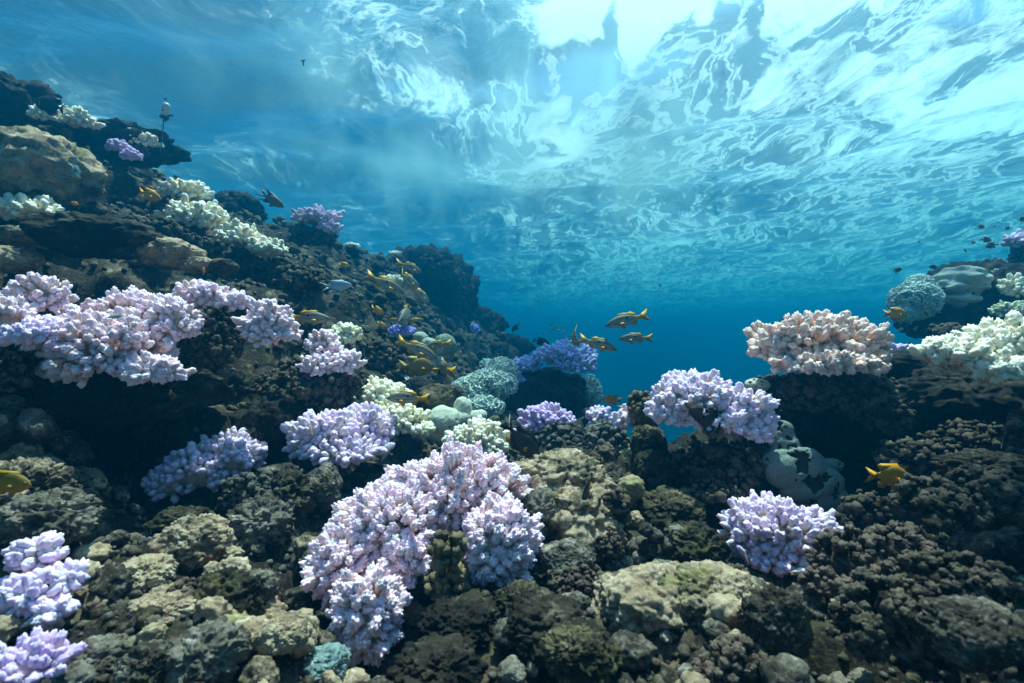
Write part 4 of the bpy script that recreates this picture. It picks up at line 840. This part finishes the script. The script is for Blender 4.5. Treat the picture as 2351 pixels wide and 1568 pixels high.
SWIM = [  # kind, px, py, length px, Y, heading (right, away, up), label
 ('snapper', 885, 652, 92, 2.0, (.80, .35, -.42), 'yellow tailed snapper above the silvery blue fish, heading down right'),
 ('snapper', 934, 643, 52, 2.15, (.45, .80, -.25), 'snapper seen half from behind beside the small white far coral', ),
 ('snapper', 941, 614, 50, 2.3, (.62, .70, -.25), 'dim snapper at the top of the yellow tailed group'),
 ('snapper', 965, 676, 54, 2.2, (.50, .65, -.55), 'snapper turning away at the right of the yellow tailed group'),
 ('snapper_spread', 937, 724, 80, 2.1, (-.10, -.97, -.25), 'snapper facing the camera with both fins spread'),
 ('snapper', 708, 730, 104, 1.42, (.97, .10, -.06), 'dim snapper emerging from behind the rounded pink coral'),
 ('snapper', 957, 802, 104, 1.75, (.86, .10, -.40), 'yellow tailed snapper in front of the white lobed coral'),
 ('snapper', 1003, 792, 54, 1.9, (-.80, .5, -.16), 'darker snapper partly behind another in front of the white lobed coral'),
 ('snapper_spread', 1018, 847, 62, 1.8, (-.2, .90, .1), 'snapper seen from behind below the round brain coral'),
 ('snapper', 938, 915, 104, 1.3, (-.99, .05, -.0), 'striped snapper heading left in front of the cream coral'),
 ('snapper', 1441, 735, 106, 1.75, (-.95, .10, -.26), 'upper and larger snapper of the pair heading left in open blue water'),
 ('snapper', 1459, 777, 76, 2.0, (-.98, .15, -.03), 'lower and smaller snapper of the pair heading left in open blue water'),
 ('snapper', 1373, 790, 92, 1.75, (.90, -.05, -.28), 'snapper heading right just above the wide blue lilac coral'),
 ('snapper', 1316, 775, 52, 1.9, (.38, .75, -.42), 'snapper seen at a slant touching the left of another over the blue lilac coral'),
 ('shaded', 955, 842, 80, 1.85, (.75, .5, -.05), 'dusky orange fish in the shadow under the white lobed coral'),
 ('damsel', 342, 447, 54, 1.5, (.88, .15, -.35), 'yellow fish left of the uppermost stepping white coral'),
 ('damsel', 172, 467, 16, 1.5, (.8, .3, -.3), 'tiny orange fish at the foot of the tan boulder'),
 ('damsel', 468, 623, 24, 1.3, (-.5, .5, .6), 'small yellow fish below the row of tan rocks'),
 ('damsel', 790, 609, 28, 2.2, (.9, .2, -.1), 'small orange fish below the far slope crest'),
 ('damsel', 866, 713, 34, 2.1, (.75, .3, -.5), 'small orange fish in the dark between the silvery fish and deep blue coral'),
 ('damsel', 876, 747, 26, 2.2, (.7, .3, -.55), 'small yellow fish just left of the deep blue coral'),
 ('damsel', 838, 714, 14, 2.3, (-.6, .3, -.6), 'tiny orange speck of a fish on the dark wall, left of a bigger one'),
 ('damsel', 842, 752, 18, 2.2, (.9, .2, -.1), 'tiny yellow fish low on the dark wall above the greenish cream coral'),
 ('damsel', 880, 866, 18, 1.8, (.9, .2, -.1), 'tiny orange fish beside the dark knobby lump'),
 ('shaded', 1406, 918, 46, 1.7, (-.98, .1, .05), 'golden fish heading left against blue water above the small whitish tuft'),
 ('damsel', 1120, 881, 22, 2.2, (-.9, .2, .05), 'small orange fish over the left lace coral'),
 ('damsel', 2056, 720, 56, 1.6, (.98, .1, -.02), 'golden fish in front of the pale bushy coral'),
 ('damsel', 2040, 1093, 110, .78, (.95, .2, -.06), 'yellow fish disappearing behind the blurred rocks on the right'),
 ('damsel', 2330, 974, 34, .9, (.6, .5, -.5), 'small orange fish at the right edge over dark rock'),
 ('shaded', 18, 1108, 110, .66, (.98, .0, -.12), 'yellow fish cut off by the left edge'),
 ('black', 118, 243, 92, 1.8, (-.92, .1, .30), 'black fish on the upper left crest'),
 ('black', 1198, 1012, 118, 1.02, (.66, .05, -.72), 'large black fish diving toward the pale tan rock'),
 ('black', 1346, 1128, 64, .86, (-.28, -.60, -.72), 'small black fish diving over the tan rock'),
 ('slate', 622, 457, 66, 1.6, (.80, .1, -.50), 'dark slate fish with long tail streamers against blue water'),
 ('silver', 773, 657, 70, 1.65, (.97, .05, .08), 'silvery blue fish with a forked tail in front of the dark wall'),
 ('black', 1243, 785, 40, 3.0, (.90, .1, -.25), 'dark fish behind the wide blue lilac coral'),
 ('small_dark', 688, 524, 24, 2.6, (-.2, .7, -.6), 'dark fish left of the lilac coral stump on the crest'),
 ('black', 1028, 610, 14, 4.4, (.95, .1, -.1), 'tiny dark fish above the rounded end of the far wall, right one'),
 ('black', 1002, 587, 18, 4.2, (-.95, .1, .05), 'tiny dark fish above the rounded end of the far wall, left one'),
 ('black', 1152, 752, 26, 5, (-.3, .1, -.85), 'dark upright fish over the farthest reef step'),
 ('black', 1184, 752, 26, 5, (-.6, .1, -.6), 'dark slanting fish right of the upright one over the farthest step'),
 ('small_dark', 1797, 735, 16, 1.5, (-.2, .4, -.8), 'tiny black fish above the left of the salmon dome'),
 ('small_dark', 380, 227, 9, 2.2, (.9, .1, -.1), 'tiny dark fish just over the logger capsule'),
 ('wrasse', 404, 553, 26, 1.7, (.95, .1, -.12), 'small slender pale fish over dark knobs on the left slope'),
 ('wrasse', 266, 727, 42, .86, (-.98, .05, -.08), 'small slender fish resting before the broad pink mound'),
 ('wrasse', 572, 504, 18, 1.85, (-.9, .1, -.3), 'small slender fish in front of the middle white coral'),
 ('small_brown', 2252, 520, 20, 2.0, (.95, .1, -.1), 'brown fish at the top left of the right-edge school'),
 ('small_brown', 2313, 524, 16, 2.2, (.9, .1, .3), 'brown fish nearest the grey lilac coral at the right edge'),
 ('small_brown', 2283, 519, 9, 2.6, (.9, .1, .3), 'tiny brown fish in the upper middle of the right-edge school'),
 ('small_brown', 2264, 550, 28, 2.0, (.95, .1, -.1), 'largest brown fish of the right-edge school'),
 ('small_brown', 2277, 563, 28, 2.0, (-.95, .1, -.25), 'brown fish slanting just below the largest of the right-edge school'),
 ('small_brown', 2234, 557, 14, 2.2, (.95, .1, .1), 'small brown fish left of the largest of the right-edge school'),
 ('small_brown', 2216, 574, 12, 2.2, (.6, .1, -.7), 'small pale brown fish lowest left of the right-edge school'),
 ('small_brown', 2266, 598, 20, 2.1, (.95, .1, 0), 'brown fish just above the folded coral'),
 ('small_brown', 2296, 600, 26, 2.3, (-.95, .1, 0), 'brown fish touching the crest of the hazy outcrop'),
 ('small_brown', 2346, 503, 22, 1.9, (.9, .1, .3), 'brown fish cut by the right edge at the top of the school'),
 ('small_dark', 2143, 613, 20, 2.2, (-.9, .1, .05), 'dark fish left of the folded coral above the bushy one'),
 ('slate', 2060, 620, 26, 2.2, (.95, .1, .25), 'slim dark fish alone left of the hazy outcrop'),
 ('small_dark', 2110, 556, 7, 2.6, (.9, .1, .2), 'dark speck of a fish left of the right-edge school'),
 ('small_dark', 1516, 656, 8, 2.4, (.3, .1, .9), 'lone dark speck of a fish in mid water right of centre'),
 ('small_brown', 2068, 758, 18, 2.1, (.85, .1, .4), 'small brown fish under the low dark shelf'),
 ('small_dark', 2090, 790, 20, 1.7, (.9, .3, .0), 'dark fish hovering just above the gap right of the salmon dome'),
]
for k, (key, px, py, lp, Y, hd, label) in enumerate(SWIM):
    me, eyes = FISH['snapper_curved' if key == 'snapper' and k % 3 == 1 else key]; h = np.array(hd, float); h /= np.linalg.norm(h)
    L = lp*Y/F/max(.55, math.hypot(h[0], h[2])); c = P(px, py, Y)
    Xa = Vector(h); Ya = Vector((0, 0, 1)).cross(Xa).normalized(); Za = Xa.cross(Ya)
    kind = {'snapper': 'striped_snapper', 'snapper_spread': 'striped_snapper', 'damsel': 'yellow_damselfish', 'shaded': 'yellow_damselfish', 'black': 'black_fish', 'silver': 'silver_fish', 'slate': 'slate_fish', 'wrasse': 'slender_fish'}.get(key, 'small_fish')
    o = obj(kind, me); o.matrix_world = Matrix.Translation(Vector(c)) @ Matrix((Xa, Ya, Za)).transposed().to_4x4() @ Matrix.Scale(L, 4)
    tag(o, label, 'fish', 'brown fish school at the right edge' if key == 'small_brown' else ('striped snappers' if 'snapper' in key else None))
    if lp > 30 and eyes:
        for e in eyes: obj('eye', e, parent=o)
rng = np.random.default_rng(5)
for k in range(14):
    px, py = rng.normal(1288, 28), rng.normal(762, 13); o = obj('green_fish', FISH['small_green'][0]); d = rng.normal(size=3)*np.array((1, .5, .4)); d /= np.linalg.norm(d)
    Xa = Vector(d); Ya = Vector((0, 0, 1)).cross(Xa).normalized(); Za = Xa.cross(Ya); Y = rng.uniform(3, 3.6)
    o.matrix_world = Matrix.Translation(Vector(P(px, py, Y))) @ Matrix((Xa, Ya, Za)).transposed().to_4x4() @ Matrix.Scale(9*Y/F, 4)
    tag(o, 'tiny pale green fish in the swarm above the wide blue lilac coral', 'fish', 'tiny green fish above the blue coral')

# ------------------------------------------------------------------ logger on its pole, a drifting scrap
def logger():
    Y = 2.2; u = Y/F; b = P(369, 346, Y); r = obj('data_logger', None, loc=b)
    tag(r, 'white capsule logger with dark clamp on a thin pole on the crest', 'instrument')
    def at(px, py): return P(px, py, Y)-b
    k = 26; t = np.linspace(0, 1, k); line = at(369, 350)[None]*(1-t[:, None])+at(376, 274)[None]*t[:, None]
    v, q = tube(line, u*(1.0+.35*np.sin(t*60)+.5*t), 8); obj('pole', mesh('pole', v, q, [flat_mat('weathered_line', (.10, .10, .09))]), parent=r)
    ax = at(383, 235)-at(376, 270); ax = ax/np.linalg.norm(ax); s = np.linspace(0, 1, 20)
    prof = np.where(s < .75, 1., np.sqrt(np.clip(1-((s-.75)/.25)**2, 0, 1))); v, q = tube(at(377, 268)[None]+ax[None]*s[:, None]*33*u, prof*8.2*u+1e-5, 16)
    obj('capsule', mesh('capsule', v, q, [flat_mat('white_plastic', (.62, .60, .54), .4)]), parent=r)
    v, q = tube(at(376.5, 273)[None]+ax[None]*np.linspace(-.5, 7.5, 9)[:, None]*u, np.array([1, 7.5, 9.2, 9.6, 9.2, 9.6, 9.4, 8.9, 3])*u, 16); obj('clamp', mesh('clamp', v, q, [flat_mat('black_rubber', (.03, .03, .032))]), parent=r)
    v, q = tube([at(378, 278), at(384, 270), at(388, 265), at(395, 264.5), at(397, 264)], np.array([3, 2.6, 2.2, 3.2, 1.5])*u, 10); obj('bracket', mesh('bracket', v, q, [flat_mat('dark_plastic', (.04, .04, .045))]), parent=r)
    v, q = tube([at(377, 256), at(381, 255.4)], np.array([1.6, 1.6])*u, 8); v[:, 1] -= 7.6*u; obj('mark', mesh('mark', v, q, [flat_mat('dark_print', (.03, .03, .03))]), parent=r)
logger()
def scrap():
    Y = 1.6; u = Y/F; V = np.array([(-7, 0, 5), (6, -2, 6), (4, 0, 3), (1, 1, 1), (1, 0, -9), (-2, 0, -8), (-3, 1, 1), (-1, 2, 3), (-1, -1.2, 2.5)])*u
    Fc = np.array([(0, 1, 7), (1, 2, 7), (2, 3, 7), (3, 4, 7), (4, 5, 7), (5, 6, 7), (6, 0, 7), (1, 0, 8), (2, 1, 8), (3, 2, 8), (4, 3, 8), (5, 4, 8), (6, 5, 8), (0, 6, 8)])
    tag(obj('drifting_leaf', mesh('drifting_leaf', V, Fc, [flat_mat('withered_leaf', (.40, .28, .20))]), loc=P(697, 142, Y)), 'small withered scrap of leaf drifting under the surface', 'leaf')
scrap()

# ------------------------------------------------------------------ bubbles driven down by the breaking wave, drifting specks
def specks(name, pts, rad, mat, label):
    v = np.array([(1, 0, 0), (-1, 0, 0), (0, 1, 0), (0, -1, 0), (0, 0, 1), (0, 0, -1)], float); f = np.array([(0, 2, 4), (2, 1, 4), (1, 3, 4), (3, 0, 4), (2, 0, 5), (1, 2, 5), (3, 1, 5), (0, 3, 5)])
    V = (v[None]*rad[:, None, None]+pts[:, None]).reshape(-1, 3); Fc = (f[None]+np.arange(len(pts))[:, None, None]*6).reshape(-1, 3)
    tag(obj(name, mesh(name, V, Fc, [mat])), label, kind='stuff')
def bubbles():
    # air driven down by the breaking wave: soft plumes of fine white bubbles
    g = Nodes('bubble_cloud'); v = g.n('TexCoord').outputs['Object']; sep = g.n('SeparateXYZ'); g.l(v, sep.inputs[0])
    mp = g.n('Mapping'); mp.inputs['Scale'].default_value = (1, .8, .45); mp.inputs['Rotation'].default_value = (0, R(-14), 0); g.l(v, mp.inputs[0])
    n = g.noise(mp.outputs[0], 1.25, 4, .6); h = g.math('ADD', n, g.math('MULTIPLY', sep.outputs[2], .22))          # thicker towards the surface
    ex = g.math('MULTIPLY', g.step(sep.outputs[0], -2.5, -1.0), g.math('SUBTRACT', 1, g.step(sep.outputs[0], 1.6, 2.9)))
    ey = g.math('MULTIPLY', g.step(sep.outputs[1], -2.4, -1.4), g.math('SUBTRACT', 1, g.step(sep.outputs[1], 1.2, 2.4)))
    dn = g.math('MULTIPLY', g.step(h, .53, .76), g.math('MULTIPLY', ex, ey))
    p = g.n('VolumePrincipled'); p.inputs['Color'].default_value = (.66, .90, .98, 1); g.l(g.math('MULTIPLY', dn, 1.0), p.inputs['Density']); p.inputs['Anisotropy'].default_value = .3
    g.l(p.outputs[0], g.out.inputs['Volume'])
    V = np.array([(x, y, z) for x in (-3, 3) for y in (-2.5, 2.5) for z in (-.8, .62)], float)
    Fc = np.array([(0, 1, 3, 2), (4, 6, 7, 5), (0, 4, 5, 1), (2, 3, 7, 6), (0, 2, 6, 4), (1, 5, 7, 3)])
    o = obj('bubble_cloud', mesh('bubble_cloud', V, Fc, [g.m]), loc=(-.2, 5.0, 1.45)); tag(o, 'soft white cloud of fine bubbles hanging below the breaking wave', kind='stuff')
    rng = np.random.default_rng(8); n = 700; q = np.stack([rng.uniform(-3, 3, n), rng.uniform(1.2, 6, n), rng.uniform(-.3, 2, n)], 1)
    specks('drifting_specks', q, rng.uniform(.0007, .0018, n), flat_mat('plankton', (.35, .34, .30)), 'fine specks drifting in the water')
bubbles()
# ------------------------------------------------------------------ the blue of the water
def haze():
    g = Nodes('haze'); v = g.n('VolumePrincipled')
    v.inputs['Color'].default_value = (.001, .140, .285, 1); v.inputs['Density'].default_value = .20
    v.inputs['Anisotropy'].default_value = .68; v.inputs['Absorption Color'].default_value = (.03, .46, .60, 1)
    g.l(v.outputs[0], g.out.inputs['Volume'])
    V = np.array([(x, y, z) for x in (-45, 45) for y in (-11, 85) for z in (-10, 3.1)], float)
    Fc = np.array([(0, 1, 3, 2), (4, 6, 7, 5), (0, 4, 5, 1), (2, 3, 7, 6), (0, 2, 6, 4), (1, 5, 7, 3)])
    o = obj('haze', mesh('haze', V, Fc, [g.m])); o.data.polygons.foreach_set('use_smooth', np.zeros(6, bool)); o['kind'] = 'stuff'
    o['label'] = 'blue sea water haze that fades the far reef'
haze()
